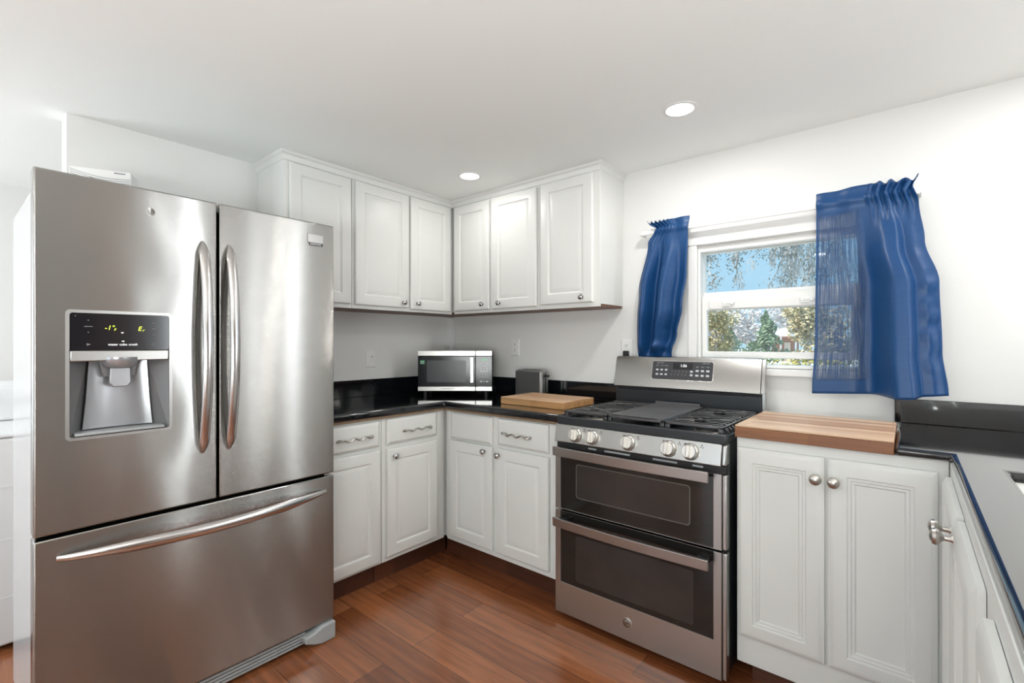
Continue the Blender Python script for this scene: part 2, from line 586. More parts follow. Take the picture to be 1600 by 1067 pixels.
def thing(name, loc, label, cat, group=None, rz=0.0):
    o = bpy.data.objects.new(name, None)
    o.empty_display_size = 0.1
    o.location = loc
    o.rotation_euler = (0, 0, rz)
    C.objects.link(o)
    o['label'] = label
    o['category'] = cat
    if group:
        o['group'] = group
    ORG[o.name] = V3(loc)
    return o


def tag(o, label, cat, group=None):
    o['label'] = label
    o['category'] = cat
    if group:
        o['group'] = group
    return o


def struct(o):
    o['kind'] = 'structure'
    return o


_tc = {}


def text_faces(b, s, O, U, V, size, align='CENTER', mi=0, shear=0.0):
    key = (s, align, shear)
    if key not in _tc:
        cu = bpy.data.curves.new('t', 'FONT')
        cu.body = s
        cu.align_x = align
        cu.align_y = 'CENTER'
        cu.resolution_u = 2
        cu.shear = shear
        o = bpy.data.objects.new('t', cu)
        C.objects.link(o)
        bpy.context.view_layer.update()
        me = o.to_mesh()
        _tc[key] = ([v.co.copy() for v in me.vertices], [list(p.vertices) for p in me.polygons])
        o.to_mesh_clear()
        bpy.data.objects.remove(o)
        bpy.data.curves.remove(cu)
    vs, fs = _tc[key]
    nv = [b.bm.verts.new(O + U * (v.x * size) + V * (v.y * size)) for v in vs]
    for f in fs:
        try:
            b.bm.faces.new([nv[i] for i in f]).material_index = mi
        except ValueError:
            pass


def rrect(w, h, r, n=5):
    pts = []
    for cx, cy, a in ((w - r, r, -90), (w - r, h - r, 0), (r, h - r, 90), (r, r, 180)):
        for k in range(n + 1):
            t = math.radians(a + 90 * k / n)
            pts.append((cx + r * math.cos(t), cy + r * math.sin(t)))
    return pts


# ------------------------------------------------------------------ room shell
CEIL = 2.255
XL, YB = -2.74, 2.54
XR, YF = 3.2, -3.2
XF = -4.26

struct(obj('floor', B().box(XF - .1, XR + .1, YF - .1, YB + .12, -0.1, 0), M['floor']))
struct(obj('ceiling', B().box(XF - .1, XR + .1, YF - .1, YB + .12, CEIL, CEIL + 0.1), M['ceil']))

WX0, WX1, WZ0, WZ1 = -0.85, -0.157, 1.157, 1.784      # kitchen window opening
SX0, SX1, SZ0, SZ1 = 1.22, 1.50, 1.10, 2.05           # window over the sink, right of the frame
us = [XL - .12, WX0, WX1, SX0, SX1, 2.25, 2.47, XR]
vs = sorted([0, WZ0, WZ1, SZ0, SZ1, CEIL])
hole = set()
for i in range(len(us) - 1):
    for j in range(len(vs) - 1):
        uc, vc = (us[i] + us[i + 1]) / 2, (vs[j] + vs[j + 1]) / 2
        if (WX0 < uc < WX1 and WZ0 < vc < WZ1) or ((SX0 < uc < SX1 or 2.25 < uc < 2.47) and SZ0 < vc < SZ1):
            hole.add((i, j))
struct(obj('wall_back', B().cells(us, vs, hole, V3((0, YB, 0)), X, Z, -Y, 0.12), M['wall']))
struct(obj('wall_left', B().box(XL - .12, XL, 0.345, YB, 0, CEIL), M['wall']))
struct(obj('wall_left.001', B().box(XL - .12, XL, YF, -1.5, 0, CEIL), M['wall']))
us = [YF, 1.76, 2.10, YB]
vs = [0, 0.1, 2.06, CEIL]
struct(obj('wall_right', B().cells(us, vs, {(1, 1)}, V3((XR, 0, 0)), Y, Z, -X, 0.12), M['wall']))
us = [XF, -2.3, -.3, XR]
vs = [0, 0.15, 2.1, CEIL]
struct(obj('wall_front', B().cells(us, vs, {(1, 1)}, V3((0, YF, 0)), X, Z, Y, 0.12), M['wall']))
struct(obj('wall_laundry', B().box(XF - .12, XF, -1.5, 1.6, 0, CEIL), M['wall']))
us = [XF, -4.0, -3.1, XL - .12]
vs = [0, 0.8, 1.9, CEIL]
struct(obj('wall_laundry.001', B().cells(us, vs, {(1, 1)}, V3((0, -1.5, 0)), X, Z, Y, 0.12), M['wall']))
struct(obj('wall_laundry.002', B().box(XF, XL - .12, 1.6, 1.72, 0, CEIL), M['wall']))
struct(obj('trim_3', B().box(XL, XL + .045, YB - .045, YB, 1.043, 1.478), M['trim'], bevel=.004))
# unseen wood panels added on the right wall to brown the refrigerator's reflection
struct(obj('reflected_panel_dark', B().box(XR - .03, XR - .002, -2.6, 1.08, 0.0, 2.25), M['dark_wood'], bevel=.004))
struct(obj('reflected_panel_red', B().box(XR - .03, XR - .002, 1.085, 1.52, 0.0, 2.25), M['red_wood'], bevel=.004))

# crown strip along the top of the wall cabinets
cr = B()
prof = [(0, 0), (.022, 0), (.022, -.012), (.012, -.020), (.006, -.042), (0, -.046)]


def crown(path):
    # path points with outward directions
    rings = []
    for p, n in path:
        rings.append([V3((p[0], p[1], CEIL)) + V3(n) * u + Z * v for u, v in prof])
    cr.loft(rings)


UX, UY, UYE, UXE = -2.43, 2.27, 1.115, -1.275
crown([((XL, UYE), (0, -1, 0)), ((UX, UYE), (1, -1, 0)), ((UX, UY), (1, -1, 0)), ((UXE, UY), (1, -1, 0)), ((UXE, YB), (1, 0, 0))])
struct(obj('trim_1', cr, M['cab']))

# ------------------------------------------------------------------ kitchen window
win = obj('window_1', B().cells([WX0, WX0 + .012, WX1 - .012, WX1], [WZ0, WZ0 + .018, WZ1 - .03, WZ1], {(1, 1)}, V3((0, YB + .006, 0)), X, Z, -Y, 0.10), M['vinyl'], bevel=.003)
struct(win)
cas = B()
cas.box(WX0 - .045, WX0, YB - .016, YB, WZ0 - .03, WZ1 + .004)
cas.box(WX1, WX1 + .045, YB - .016, YB, WZ0 - .03, WZ1 + .004)
cas.box(WX0 - .045, WX1 + .045, YB - .018, YB, WZ1 + .004, WZ1 + .135)
obj('casing', cas, M['trim'], win, bevel=.003)
obj('sill', B().box(WX0 - .05, WX1 + .05, YB - .035, YB + .1, WZ0 - .032, WZ0), M['trim'], win, bevel=.004)


def sash(name, x0, x1, z0, z1, gx0, gx1, gz0, gz1, y):
    s = obj(name, B().cells([x0, gx0, gx1, x1], [z0, gz0, gz1, z1], {(1, 1)}, V3((0, y, 0)), X, Z, -Y, 0.03), M['vinyl'], win, bevel=.004)
    obj('pane', B().box(gx0 - .004, gx1 + .004, y + .013, y + .017, gz0 - .004, gz1 + .004), M['glass'], s)
    return s


sash('upper_sash', WX0 + .013, WX1 - .013, 1.518, 1.753, -.838, -.164, 1.546, 1.753 - .002 + .012 - .012, YB + .062)
ls = sash('lower_sash', WX0 + .013, WX1 - .013, 1.205, 1.527, -.812, -.196, 1.237, 1.449, YB + .028)
obj('rail', B().box(WX0 + .05, WX1 - .05, YB + .014, YB + .028, 1.452, 1.498), M['vinyl'], ls, bevel=.006)
for lx in (-.70, -.36):
    lk = B()
    lk.box(lx - .03, lx + .03, YB + .008, YB + .022, 1.478, 1.490)
    lk.cyl((lx - .018, YB + .004, 1.484), (lx - .018, YB + .02, 1.484), .010, 12)
    lk.cyl((lx + .018, YB + .004, 1.484), (lx + .018, YB + .02, 1.484), .010, 12)
    lk.box(lx - .03, lx + .012, YB + .001, YB + .008, 1.466, 1.474)
    obj('sash_lock', lk, M['plastic_white'], ls, bevel=.002)

# other windows of the room, outside the frame
w2 = struct(obj('window_2', B().cells([SX0, SX0 + .03, SX1 - .03, SX1], [SZ0, SZ0 + .03, SZ1 - .03, SZ1], {(1, 1)}, V3((0, YB + .02, 0)), X, Z, -Y, 0.05), M['vinyl']))
obj('pane', B().box(SX0 + .03, SX1 - .03, YB + .04, YB + .044, SZ0 + .03, SZ1 - .03), M['glass'], w2)
w5 = struct(obj('window_5', B().cells([2.25, 2.27, 2.45, 2.47], [SZ0, SZ0 + .03, SZ1 - .03, SZ1], {(1, 1)}, V3((0, YB + .02, 0)), X, Z, -Y, 0.05), M['vinyl']))
obj('pane', B().box(2.27, 2.45, YB + .04, YB + .044, SZ0 + .03, SZ1 - .03), M['glass'], w5)
w3 = struct(obj('window_3', B().cells([1.76, 1.78, 2.08, 2.10], [.1, .14, 2.02, 2.06], {(1, 1)}, V3((XR + .02, 0, 0)), Y, Z, -X, 0.05), M['vinyl']))
obj('pane', B().box(XR + .04, XR + .044, 1.78, 2.08, .14, 2.02), M['glass'], w3)
d1 = struct(obj('added_glass_door', B().cells([-2.3, -2.24, -1.33, -1.27, -.36, -.3], [.15, .22, 2.04, 2.1], {(1, 1), (3, 1)}, V3((0, YF - .02, 0)), X, Z, Y, 0.05), M['vinyl']))  # unseen door, added as the opening for the lamp behind the camera
obj('pane', B().box(-2.24, -.36, YF - .046, YF - .042, .22, 2.04), M['glass'], d1)
w4 = struct(obj('window_4', B().cells([-4.0, -3.97, -3.13, -3.1], [.8, .83, 1.87, 1.9], {(1, 1)}, V3((0, -1.52, 0)), X, Z, Y, 0.05), M['vinyl']))
obj('pane', B().box(-3.97, -3.13, -1.546, -1.542, .83, 1.87), M['glass'], w4)

# ------------------------------------------------------------------ cabinets
RAISED = [(0, -.02), (0, -.005), (.004, -.001), (.007, 0), (.056, 0), (.060, -.006), (.064, -.008), (.086, -.0015), (.090, -.001)]
SLAB = [(0, -.02), (0, -.009), (.003, -.006), (.013, -.0005), (.018, 0)]
MOULD = [(0, -.02), (0, -.009), (.014, -.001), (.018, 0), (.052, 0), (.055, -.004), (.063, -.004), (.066, -.008), (.073, -.007), (.077, -.012), (.082, -.012)]

# a front: plane origin, U axis, outward N
FL = lambda x: (lambda y, z: V3((x, y, z)), Y, X)        # faces +X, runs along +Y
FB = lambda y: (lambda x, z: V3((x, y, z)), X, -Y)       # faces -Y, runs along +X


def knob(parent, P, N, m=None, style='ball', r=.0155):
    b = B()
    if style == 'ball':
        prof = [(.009, 0), (.009, .002), (.005, .004), (.005, .012), (r * .8, .015), (r, .019), (r * .97, .023), (r * .7, .027), (r * .25, .029)]
    else:
        prof = [(.008, 0), (.006, .004), (.0055, .014), (.010, .019), (.0165, .023), (.0185, .028), (.0165, .034), (.010, .038), (.003, .040)]
    b.lathe(P, N, prof, 20)
    return obj('knob', b, m or M['chrome'], parent, smooth=True)


def wavy_pull(parent, P, U, N, w, m):
    b = B()
    n = 40
    for sgn, dz in ((1, 0),):
        path = []
        for k in range(n + 1):
            t = k / n
            zz = .0055 * math.sin(t * 3.0 * 2 * PI)
            e = .022 * min(1, math.sin(t * PI) * 6)
            path.append(P + U * ((t - .5) * w) + Z * zz + N * (.004 + e))
        b.tube(path, [.0045 if 1 < k < n - 1 else .0075 for k in range(n + 1)], 8)
    b.cyl(P - U * (w * .36) , P - U * (w * .36) + N * .024, .004, 8)
    b.cyl(P + U * (w * .36) , P + U * (w * .36) + N * .024, .004, 8)
    return obj('pull', b, m, parent, smooth=True)


def front(parent, name, F, u0, u1, z0, z1, loops, m):
    P, U, N = F
    return obj(name, B().rects(P(u0, z0), U, Z, N, u1 - u0, z1 - z0, loops), m, parent, smooth=True, angle=20)


# ---- wall cabinets
UB, UT = 1.478, 2.212


def wall_cab(label, x0, x1, y0, y1, F, lips, doors, group):
    t = thing('wall_cabinet', ((x0 + x1) / 2, (y0 + y1) / 2, UB), label, 'cabinet', group)
    obj('body', B().box(x0, x1, y0, y1, UB + .014, CEIL - .002), M['cab'], t, bevel=.0015)
    lx0, lx1, ly0, ly1 = lips
    obj('bottom_panel', B().box(x0 + .004, x1 - .004, y0 + .004, y1 - .004, UB + .002, UB + .0135), M['brown'], t)
    obj('face_frame', B().box(lx0, lx1, ly0, ly1, UB, CEIL - .003), M['cab'], t, bevel=.0015)
    for (u0, u1, z0, z1, ku) in doors:
        d = front(t, 'door', F, u0, u1, z0, z1, RAISED, M['cab'])
        if ku is not None:
            P, U, N = F
            knob(d, P(ku, 1.532), N)
    return t


g = 'white raised-panel wall cabinets'
FLu, FBu = FL(UX + .021), FB(UY - .021)
wall_cab('single-door white wall cabinet directly above the right door of the refrigerator', XL + .001, UX - .012, UYE, 1.497, FLu, (UX - .0115, UX, UYE, 1.497), [(1.139, 1.484, 1.502, 2.203, None)], g)
wall_cab('two-door white wall cabinet on the left wall beside the inner corner', XL + .001, UX - .012, 1.499, YB - .001, FLu, (UX - .0115, UX, 1.499, UY), [(1.513, 1.889, 1.500, 2.205, 1.841), (1.904, 2.245, 1.494, 2.205, 1.95)], g)
wall_cab('two-door white wall cabinet on the window wall beside the inner corner', UX + .001, -1.676, UY + .012, YB - .001, FBu, (UX + .022, -1.676, UY, UY + .0115), [(-2.392, -2.066, 1.497, 2.203, -2.12), (-2.047, -1.688, 1.497, 2.203, -1.975)], g)
wall_cab('single-door white wall cabinet nearest the window, its bare side facing right', -1.674, UXE, UY + .012, YB - .001, FBu, (-1.674, UXE, UY, UY + .0115), [(-1.659, -1.311, 1.503, 2.205, -1.373)], g)

# ---- base cabinets, left of the stove
LX, LY = -2.13, 1.93
LB, LT = 0.125, 0.884


def base_cab(label, box, frame, toe, F, fronts, m, group, zb=LB, zt=LT, toe_m=None, loops=RAISED, knobstyle='ball'):
    x0, x1, y0, y1 = box
    t = thing('base_cabinet', ((x0 + x1) / 2, (y0 + y1) / 2, 0), label, 'cabinet', group)
    obj('body', B().box(x0, x1, y0, y1, zb, zt), m, t, bevel=.0015)
    obj('face_frame', B().box(*frame, zb - .003, zt), m, t, bevel=.002)
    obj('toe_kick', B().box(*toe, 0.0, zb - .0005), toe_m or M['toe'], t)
    P, U, N = F
    for f in fronts:
        kind, u0, u1, z0, z1, hw = f
        if kind == 'door':
            d = front(t, 'door', F, u0, u1, z0, z1, loops, m)
            if hw:
                knob(d, P(*hw), N, M['nickel'] if knobstyle != 'ball' else M['chrome'], knobstyle)
        else:
            d = front(t, 'drawer', F, u0, u1, z0, z1, SLAB, m)
            if hw:
                wavy_pull(d, P(hw[0], hw[1]), U, N, hw[2], M['nickel'])
    return t


g = 'white base cabinets left of the stove'
FLb, FBb = FL(LX + .021), FB(LY - .021)
ml = M['cab_low']
base_cab('white base cabinet with one drawer beside the refrigerator', (XL + .001, LX - .013, 1.128, 1.486), (LX - .0125, LX, 1.128, 1.486), (XL + .002, LX - .07, 1.130, 1.485), FLb,
         [('drawer', 1.142, 1.466, .742, .872, (1.318, .806, .19)), ('door', 1.142, 1.468, .138, .722, None)], ml, g)
base_cab('white base cabinet with drawer above a knobbed door, left side of the inner corner', (XL + .001, LX - .013, 1.489, YB - .001), (LX - .0125, LX, 1.489, 1.925), (XL + .002, LX - .07, 1.490, 2.0), FLb,
         [('drawer', 1.513, 1.856, .744, .876, (1.706, .804, .19)), ('door', 1.513, 1.858, .150, .718, (1.553, .679))], ml, g)
base_cab('two-door white base cabinet between the inner corner and the stove', (LX + .001, -1.290, LY + .013, YB - .001), (LX + .024, -1.290, LY, LY + .0125), (LX - .06, -1.292, LY + .075, YB - .002), FBb,
         [('drawer', -2.060, -1.735, .728, .876, None), ('drawer', -1.694, -1.363, .735, .876, (-1.556, .803, .185)),
          ('door', -2.066, -1.732, .155, .716, (-1.786, .688)), ('door', -1.698, -1.360, .155, .716, (-1.683, .682))], ml, g)

# ---- base cabinets, right of the stove
RB, RT = 0.092, 0.929
g = 'white base cabinets right of the stove'
base_cab('white base cabinet with two tall doors under the butcher block right of the stove', (-.497, .0930, 1.934, YB - .001), (-.497, .0930, 1.921, 1.9335), (-.46, .2, 1.99, YB - .01), FB(1.90),
         [('door', -.4925, -.2185, .195, .893, (-.241, .823)), ('door', -.2085, .067, .195, .893, (-.190, .821))], ml, g, RB, RT, loops=MOULD, knobstyle='egg')
PX = .073
FP = (lambda y, z: V3((PX, y, z)), -Y, -X)
pen = base_cab('white peninsula base cabinet along the right edge holding the sink', (.107, .70, .36, YB - .002), (.094, .1065, .36, 1.918), (.16, .66, .40, 1.98), FP,
         [], ml, g, RB, RT, loops=MOULD)
for y1, y0, kn, zt in ((1.845, 1.430, 1.458, .897), (1.418, 1.045, 1.392, .893), (0.962, 0.50, None, .885)):
    d = obj('door', B().rects(V3((PX, y1, .15)), -Y, Z, -X, y1 - y0, zt - .15, MOULD), ml, pen, smooth=True, angle=20)
    if kn:
        knob(d, V3((PX, kn, .858)), -X, M['nickel'], 'egg')

# ------------------------------------------------------------------ worktops
ct = thing('countertop', (-2.2, 2.2, .886), 'black granite worktop in the corner between refrigerator and stove', 'countertop')
CZ0, CZ1 = .897, .935
xs, ys = [XL + .001, -2.105, -1.288], [1.126, 1.905, YB - .001]
obj('slab', B().cells(xs, ys, {(1, 0)}, V3((0, 0, CZ1)), X, Y, Z, CZ1 - CZ0), M['granite'], ct, bevel=.012, seg=4)
xs2, ys2 = [XL + .003, -2.112, -1.289], [1.127, 1.912, YB - .003]
obj('substrate', B().cells(xs2, ys2, {(1, 0)}, V3((0, 0, CZ0 - .0005)), X, Y, Z, .012), M['substrate'], ct)
obj('backsplash', B().box(XL + .001, XL + .021, 1.126, YB - .001, CZ1, 1.043), M['granite'], ct, bevel=.002)
obj('backsplash', B().box(XL + .022, -1.288, YB - .021, YB - .001, CZ1, 1.043), M['granite'], ct, bevel=.002)

ct2 = thing('countertop', (.4, 1.5, .93), 'black granite peninsula worktop with sink cutout at the right edge', 'countertop')
RZ0, RZ1 = .930, .955
PE = .0965
SKX0, SKX1, SKY0, SKY1 = .195, .60, 1.02, 1.735
xs = [-.0335, PE, SKX0, SKX1, .74]
ys = [.30, SKY0, SKY1, 1.90, YB - .001]
hole = {(0, 0), (0, 1), (0, 2), (2, 1)}
obj('slab', B().cells(xs, ys, hole, V3((0, 0, RZ1)), X, Y, Z, RZ1 - RZ0), M['granite'], ct2, bevel=.011, seg=4)
obj('backsplash', B().box(-.045, .74, YB - .021, YB - .001, RZ1, 1.053), M['granite'], ct2, bevel=.002)
sk = thing('sink', ((SKX0 + SKX1) / 2, (SKY0 + SKY1) / 2, .72), 'stainless sink basin set under the peninsula worktop at the right edge', 'sink')
b = B()
rings = []
for ins, z in ((-.012, .9285), (-.012, .926), (0.0, .926), (.006, .75), (.03, .735), (.1, .732)):
    w, h = SKX1 - SKX0 - 2 * ins, SKY1 - SKY0 - 2 * ins
    rings.append([V3((SKX0 + ins + u, SKY0 + ins + v, z)) for u, v in rrect(w, h, .05)])
b.loft(rings, cap0=False)
obj('basin', b, M['sink_steel'], sk, smooth=True)
obj('drain', B().lathe(V3((.4, 1.38, .7325)), Z, [(.045, 0), (.045, .003), (.03, .003), (.028, .001)], 24), M['chrome'], sk, smooth=True)

bb = thing('butcher_block', (-.266, 2.13, .931), 'thick wooden butcher block slab filling the worktop right of the stove', 'butcher block')
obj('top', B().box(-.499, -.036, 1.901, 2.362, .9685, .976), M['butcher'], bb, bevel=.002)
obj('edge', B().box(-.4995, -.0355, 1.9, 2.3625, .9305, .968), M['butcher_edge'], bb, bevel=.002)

cb = thing('cutting_board', (-1.574, 2.198, .9355), 'thick maple cutting board lying on the black worktop beside the stove', 'cutting board')
obj('top', B().box(-1.787, -1.360, 2.047, 2.352, .9695, .9755), M['board'], cb, bevel=.0025)
obj('edge', B().box(-1.787, -1.360, 2.047, 2.352, .9358, .969), M['board_edge'], cb, bevel=.002)

# ------------------------------------------------------------------ refrigerator
FX, FY0, FY1 = -1.93, .172, 1.104
fr = thing('refrigerator', (-2.24, .638, 0), 'stainless french-door refrigerator with ice dispenser and bottom freezer drawer', 'refrigerator')
obj('case', B().box(-2.56, -2.002, FY0 + .004, FY1 - .004, .03, 1.742), M['fr_side'], fr, bevel=.006)
obj('gasket', B().box(-2.0015, -1.992, FY0 + .012, FY1 - .012, .10, 1.775), M['gasket'], fr)
DW = .649
# left door with the dispenser opening
DY0, DY1, DZ0, DZ1 = .247, .501, .993, 1.374
ld = obj('door', B().cells([FY0, DY0, DY1, DW - .004], [.717, DZ0, DZ1, 1.789], {(1, 1)}, V3((FX, 0, 0)), Y, Z, X, .061), M['steel_wavy'], fr, bevel=.005, seg=3)
rd = obj('door', B().box(FX - .061, FX, DW + .004, FY1, .717, 1.789), M['steel_door'], fr, bevel=.005, seg=3)
fz = obj('freezer_drawer', B().box(FX - .061, FX, FY0, FY1, .080, .706), M['steel_door'], fr, bevel=.005, seg=3)
hc = B()
hc.box(-2.16, -1.955, FY0 + .02, FY0 + .10, 1.7425, 1.772)
obj('hinge_cover', hc, M['fr_grey'], fr, bevel=.008)
hc = B()
hc.box(-2.16, -1.955, FY1 - .10, FY1 - .02, 1.7425, 1.772)
obj('hinge_cover', hc, M['fr_grey'], fr, bevel=.008)


def bar_handle(parent, pts_fn, n, ra, rb, up, long_taper=False):
    b = B()
    path, rad = [], []
    for k in range(n + 1):
        t = k / n
        path.append(pts_fn(t))
        rad.append(max(.30, min(1, (math.sin(t * PI) * 6.5) ** .55)) if not long_taper else max(.3, min(1, .45 + math.sin(t * PI) * .9)))
    b.tube(path, [r for r in rad], 14, up=up, ell=(ra, rb))
    return obj('handle', b, M['handle'], parent, smooth=True)


def vh(y):
    def f(t):
        z = .892 + (1.640 - .892) * t
        out = .004 + .058 * min(1, (math.sin(t * PI) * 1.0)) ** .7
        return V3((FX + out, y, z))
    return f


bar_handle(ld, vh(.598), 36, .0165, .011, X)
bar_handle(rd, vh(.684), 36, .0165, .011, X)


def hh(t):
    y = .222 + (1.062 - .222) * t
    return V3((FX + .004 + .066 * (math.sin(t * PI)) ** .75, y, .645 - .006 * math.sin(t * PI)))


bar_handle(fz, hh, 44, .013, .019, Z, True)
# badge
bd = B()
bd.box(FX, FX + .003, .985, 1.052, 1.690, 1.738)
obj('badge', bd, M['chrome'], rd, bevel=.001)
bd = B()
bd.box(FX + .003, FX + .0036, .987, 1.050, 1.692, 1.703)
obj('badge_strip', bd, M['ink_dark'], rd)
bd = B()
for k in range(7):
    bd.box(FX + .0036, FX + .004, .994 + k * .007, .999 + k * .007, 1.695, 1.700)
obj('badge_print', bd, M['ink_w'], rd)
# dispenser
dp = B()
o0, o1 = rrect(DY1 - DY0 + .014, DZ1 - DZ0 + .014, .012), rrect(DY1 - DY0 - .004, DZ1 - DZ0 - .004, .008)
P0, P1 = V3((0, DY0 - .007, DZ0 - .007)), V3((0, DY0 + .002, DZ0 + .002))
rings = []
for base, poly, dx in ((P0, o0, FX - .002), (P0, o0, FX + .003), (P1, o1, FX + .003), (P1, o1, FX - .02)):
    rings.append([base + V3((dx, u, v)) for u, v in poly])
dp.loft(rings, cap0=False, cap1=False)
dsp = obj('dispenser_frame', dp, M['steel_lite'], ld, smooth=True)
pn = obj('control_panel', B().prism(rrect(DY1 - DY0 - .006, 1.372 - 1.258, .006), V3((FX + .0015, DY0 + .003, 1.258)), Y, Z, X, .03), M['black'], ld)
obj('steel_band', B().box(FX - .03, FX + .004, DY0 + .003, DY1 - .003, 1.224, 1.257), M['steel_lite'], ld, bevel=.003)
# cavity (open at the front)
cv = B()
y0, y1, z0, z1 = DY0 + .002, DY1 - .002, DZ0 + .003, 1.236
fx, bx = FX - .003, FX - .0585
cv.face([V3((fx, y0, z0)), V3((bx, y0 + .034, z0 + .012)), V3((bx, y0 + .050, z1)), V3((fx, y0, z1))])
cv.face([V3((fx, y1, z0)), V3((bx, y1 - .034, z0 + .012)), V3((bx, y1 - .050, z1)), V3((fx, y1, z1))])
cv.face([V3((fx, y0, z1)), V3((fx, y1, z1)), V3((bx, y1 - .05, z1)), V3((bx, y0 + .05, z1))])
cv.face([V3((fx, y0, z0)), V3((fx, y1, z0)), V3((bx, y1 - .034, z0 + .012)), V3((bx, y0 + .034, z0 + .012))])
obj('dispenser_cavity', cv, M['disp_dark'], ld)
bk = B()
n = 14
rings = []
for zz, w in ((z0 + .014, .036), (1.10, .044), (z1, .052)):
    r = []
    for k in range(n + 1):
        t = k / n
        r.append(V3((bx + .0015 + .014 * (1 - (2 * t - 1) ** 4) * .0 + .012 * (abs(2 * t - 1)) ** 3, y0 + w + (y1 - y0 - 2 * w) * t, zz)))
    rings.append(r)
bk.loft(rings, closed=False, cap0=False, cap1=False)
obj('back_plate', bk, M['disp_grey'], ld, smooth=True)
tr = B()
tr.box(bx + .003, fx + .006, y0 + .012, y1 - .012, z0 + .001, z0 + .010)
obj('drip_tray', tr, M['fr_grey'], ld, bevel=.003)
nzb = B()
nzb.lathe(V3((FX - .026, .373, 1.236)), -Z, [(.050, 0), (.050, .012), (.040, .030), (.032, .034)], 24)
nzl = nzb
obj('chute', nzl, M['disp_grey'], ld, smooth=True)
nzb = B()
nzb.prism([(-.052, 0), (.052, 0), (.040, -.058), (-.040, -.058)], V3((FX - .034, .373, 1.230)), Y, Z, X, .018)
obj('chute_housing', nzb, M['disp_dark'], ld, bevel=.003)
nzb = B()
nzb.prism([(-.026, 0), (.026, 0), (.028, -.05), (.018, -.062), (-.018, -.062), (-.028, -.05)], V3((FX - .018, .373, 1.202)), Y, Z, X, .012)
obj('paddle', nzb, M['disp_grey'], ld, bevel=.003)
# display markings
PXF = FX + .002
tx = B()
U_, V_ = Y, Z
text_faces(tx, '-1°', V3((PXF, .342, 1.3275)), U_, V_, .020, shear=.2)
text_faces(tx, 'F', V3((PXF, .3555, 1.322)), U_, V_, .011, shear=.2)
obj('freezer_temperature', tx, M['led_y'], ld)
tx = B()
text_faces(tx, 'E', V3((PXF, .4185, 1.326)), U_, V_, .020, shear=.2)
text_faces(tx, 'r', V3((PXF, .4285, 1.322)), U_, V_, .012, shear=.2)
obj('fridge_temperature', tx, M['led_y'], ld)
tx = B()
for word, yy in (('water', .351), ('cube', .3765), ('crush', .4015)):
    tx = B()
    text_faces(tx, word, V3((PXF, yy, 1.2755)), U_, V_, .0105)
    obj('function_word', tx, M['led_w'], ld)
for (yy, zz) in ((.374, 1.313), (.376, 1.286)):
    obj('indicator_dash', B().box(PXF - .0002, PXF + .0002, yy - .003, yy + .003, zz - .0012, zz + .0012), M['led_w'], ld)
for (yy, zz, w) in ((.292, 1.350, .002), (.292, 1.313, .002), (.292, 1.331, .010), (.456, 1.346, .0025), (.456, 1.327, .004), (.456, 1.308, .002), (.474, 1.326, .002), (.262, 1.362, .0015)):
    obj('panel_icon', B().box(PXF - .0002, PXF + .0002, yy - w, yy + w, zz - .0012, zz + .0012), M['ink_dim'], ld)
tx = B()
tx.lathe(V3((PXF - .0004, .456, 1.276)), X, [(.005, 0), (.005, .0006), (.0038, .0006), (.0038, 0)], 16, caps=False)
obj('panel_icon', tx, M['ink_dim'], ld)
tx = B()
tx.prism([(-.004, -.004), (.006, 0), (-.004, .004)], V3((PXF + .0002, .292, 1.276)), Y, Z, X, .0004)
obj('panel_icon', tx, M['ink_dim'], ld)
# toe grille and leg covers
gr = B()
for k in range(4):
    gr.box(-1.975 + k * .0012, -1.952 + k * .002, FY0 + .07, FY1 - .12, .018 + k * .014, .026 + k * .014)
gr.box(-1.985, -1.972, FY0 + .03, FY1 - .06, .012, .075)
obj('toe_grille', gr, M['fr_grey'], fr)
for a, s in ((FY1 - .135, 1), (FY0 + .135, -1)):
    lc = B()
    w = .135 * s
    poly = [(0, .030), (.045 * s, .008), (.075 * s, 0), (w, 0), (w, .075), (.075 * s, .075), (.04 * s, .060), (0, .055)]
    if s < 0:
        poly = poly[::-1]
    lc.prism([(u, v) for u, v in poly], V3((-1.915, a, .001)), Y, Z, X, .05)
    obj('leg_cover', lc, M['fr_grey'], fr, bevel=.007, seg=3)
for yy in (FY0 + .1, FY1 - .1):
    obj('roller', B().cyl((-2.45, yy - .02, .026), (-2.45, yy + .02, .026), .025, 16), M['black_mat'], fr, smooth=True)

# white vented box on top of the refrigerator, turned a little towards the room
VA = math.radians(-25)
vb = thing('vented_box', (-2.42, .311, 1.7425), 'small white slatted box standing on top of the refrigerator', 'box', rz=VA)
VL, VH = .187, .205
obj('body', B().box(-.10, 0, 0, VL, .0005, VH), M['plastic_white'], vb, bevel=.004, local=True)
for k in range(5):
    z = VH - .010 - k * .008
    n = 14
    path = [V3((.0006, .003 + (VL - .006) * i / n, z - .020 * (i / n) ** .8 - .010 * math.sin(PI * i / n))) for i in range(n + 1)]
    b = B()
    b.tube(path, .0012, 6)
    obj('slat_line', b, M['fr_grey'], vb, local=True)
for ya, yb_, za in ((.062, .092, VH - .040), (.096, .130, VH - .046)):
    obj('slot', B().prism([(ya, za), (yb_, za - .008), (yb_, za - .004), (ya, za + .004)], V3((.0014, 0, 0)), Y, Z, X, .0012), M['black_mat'], vb, local=True)
obj('print', B().box(0, .0006, .135, .170, VH - .012, VH - .008), M['ink_dim'], vb, local=True)

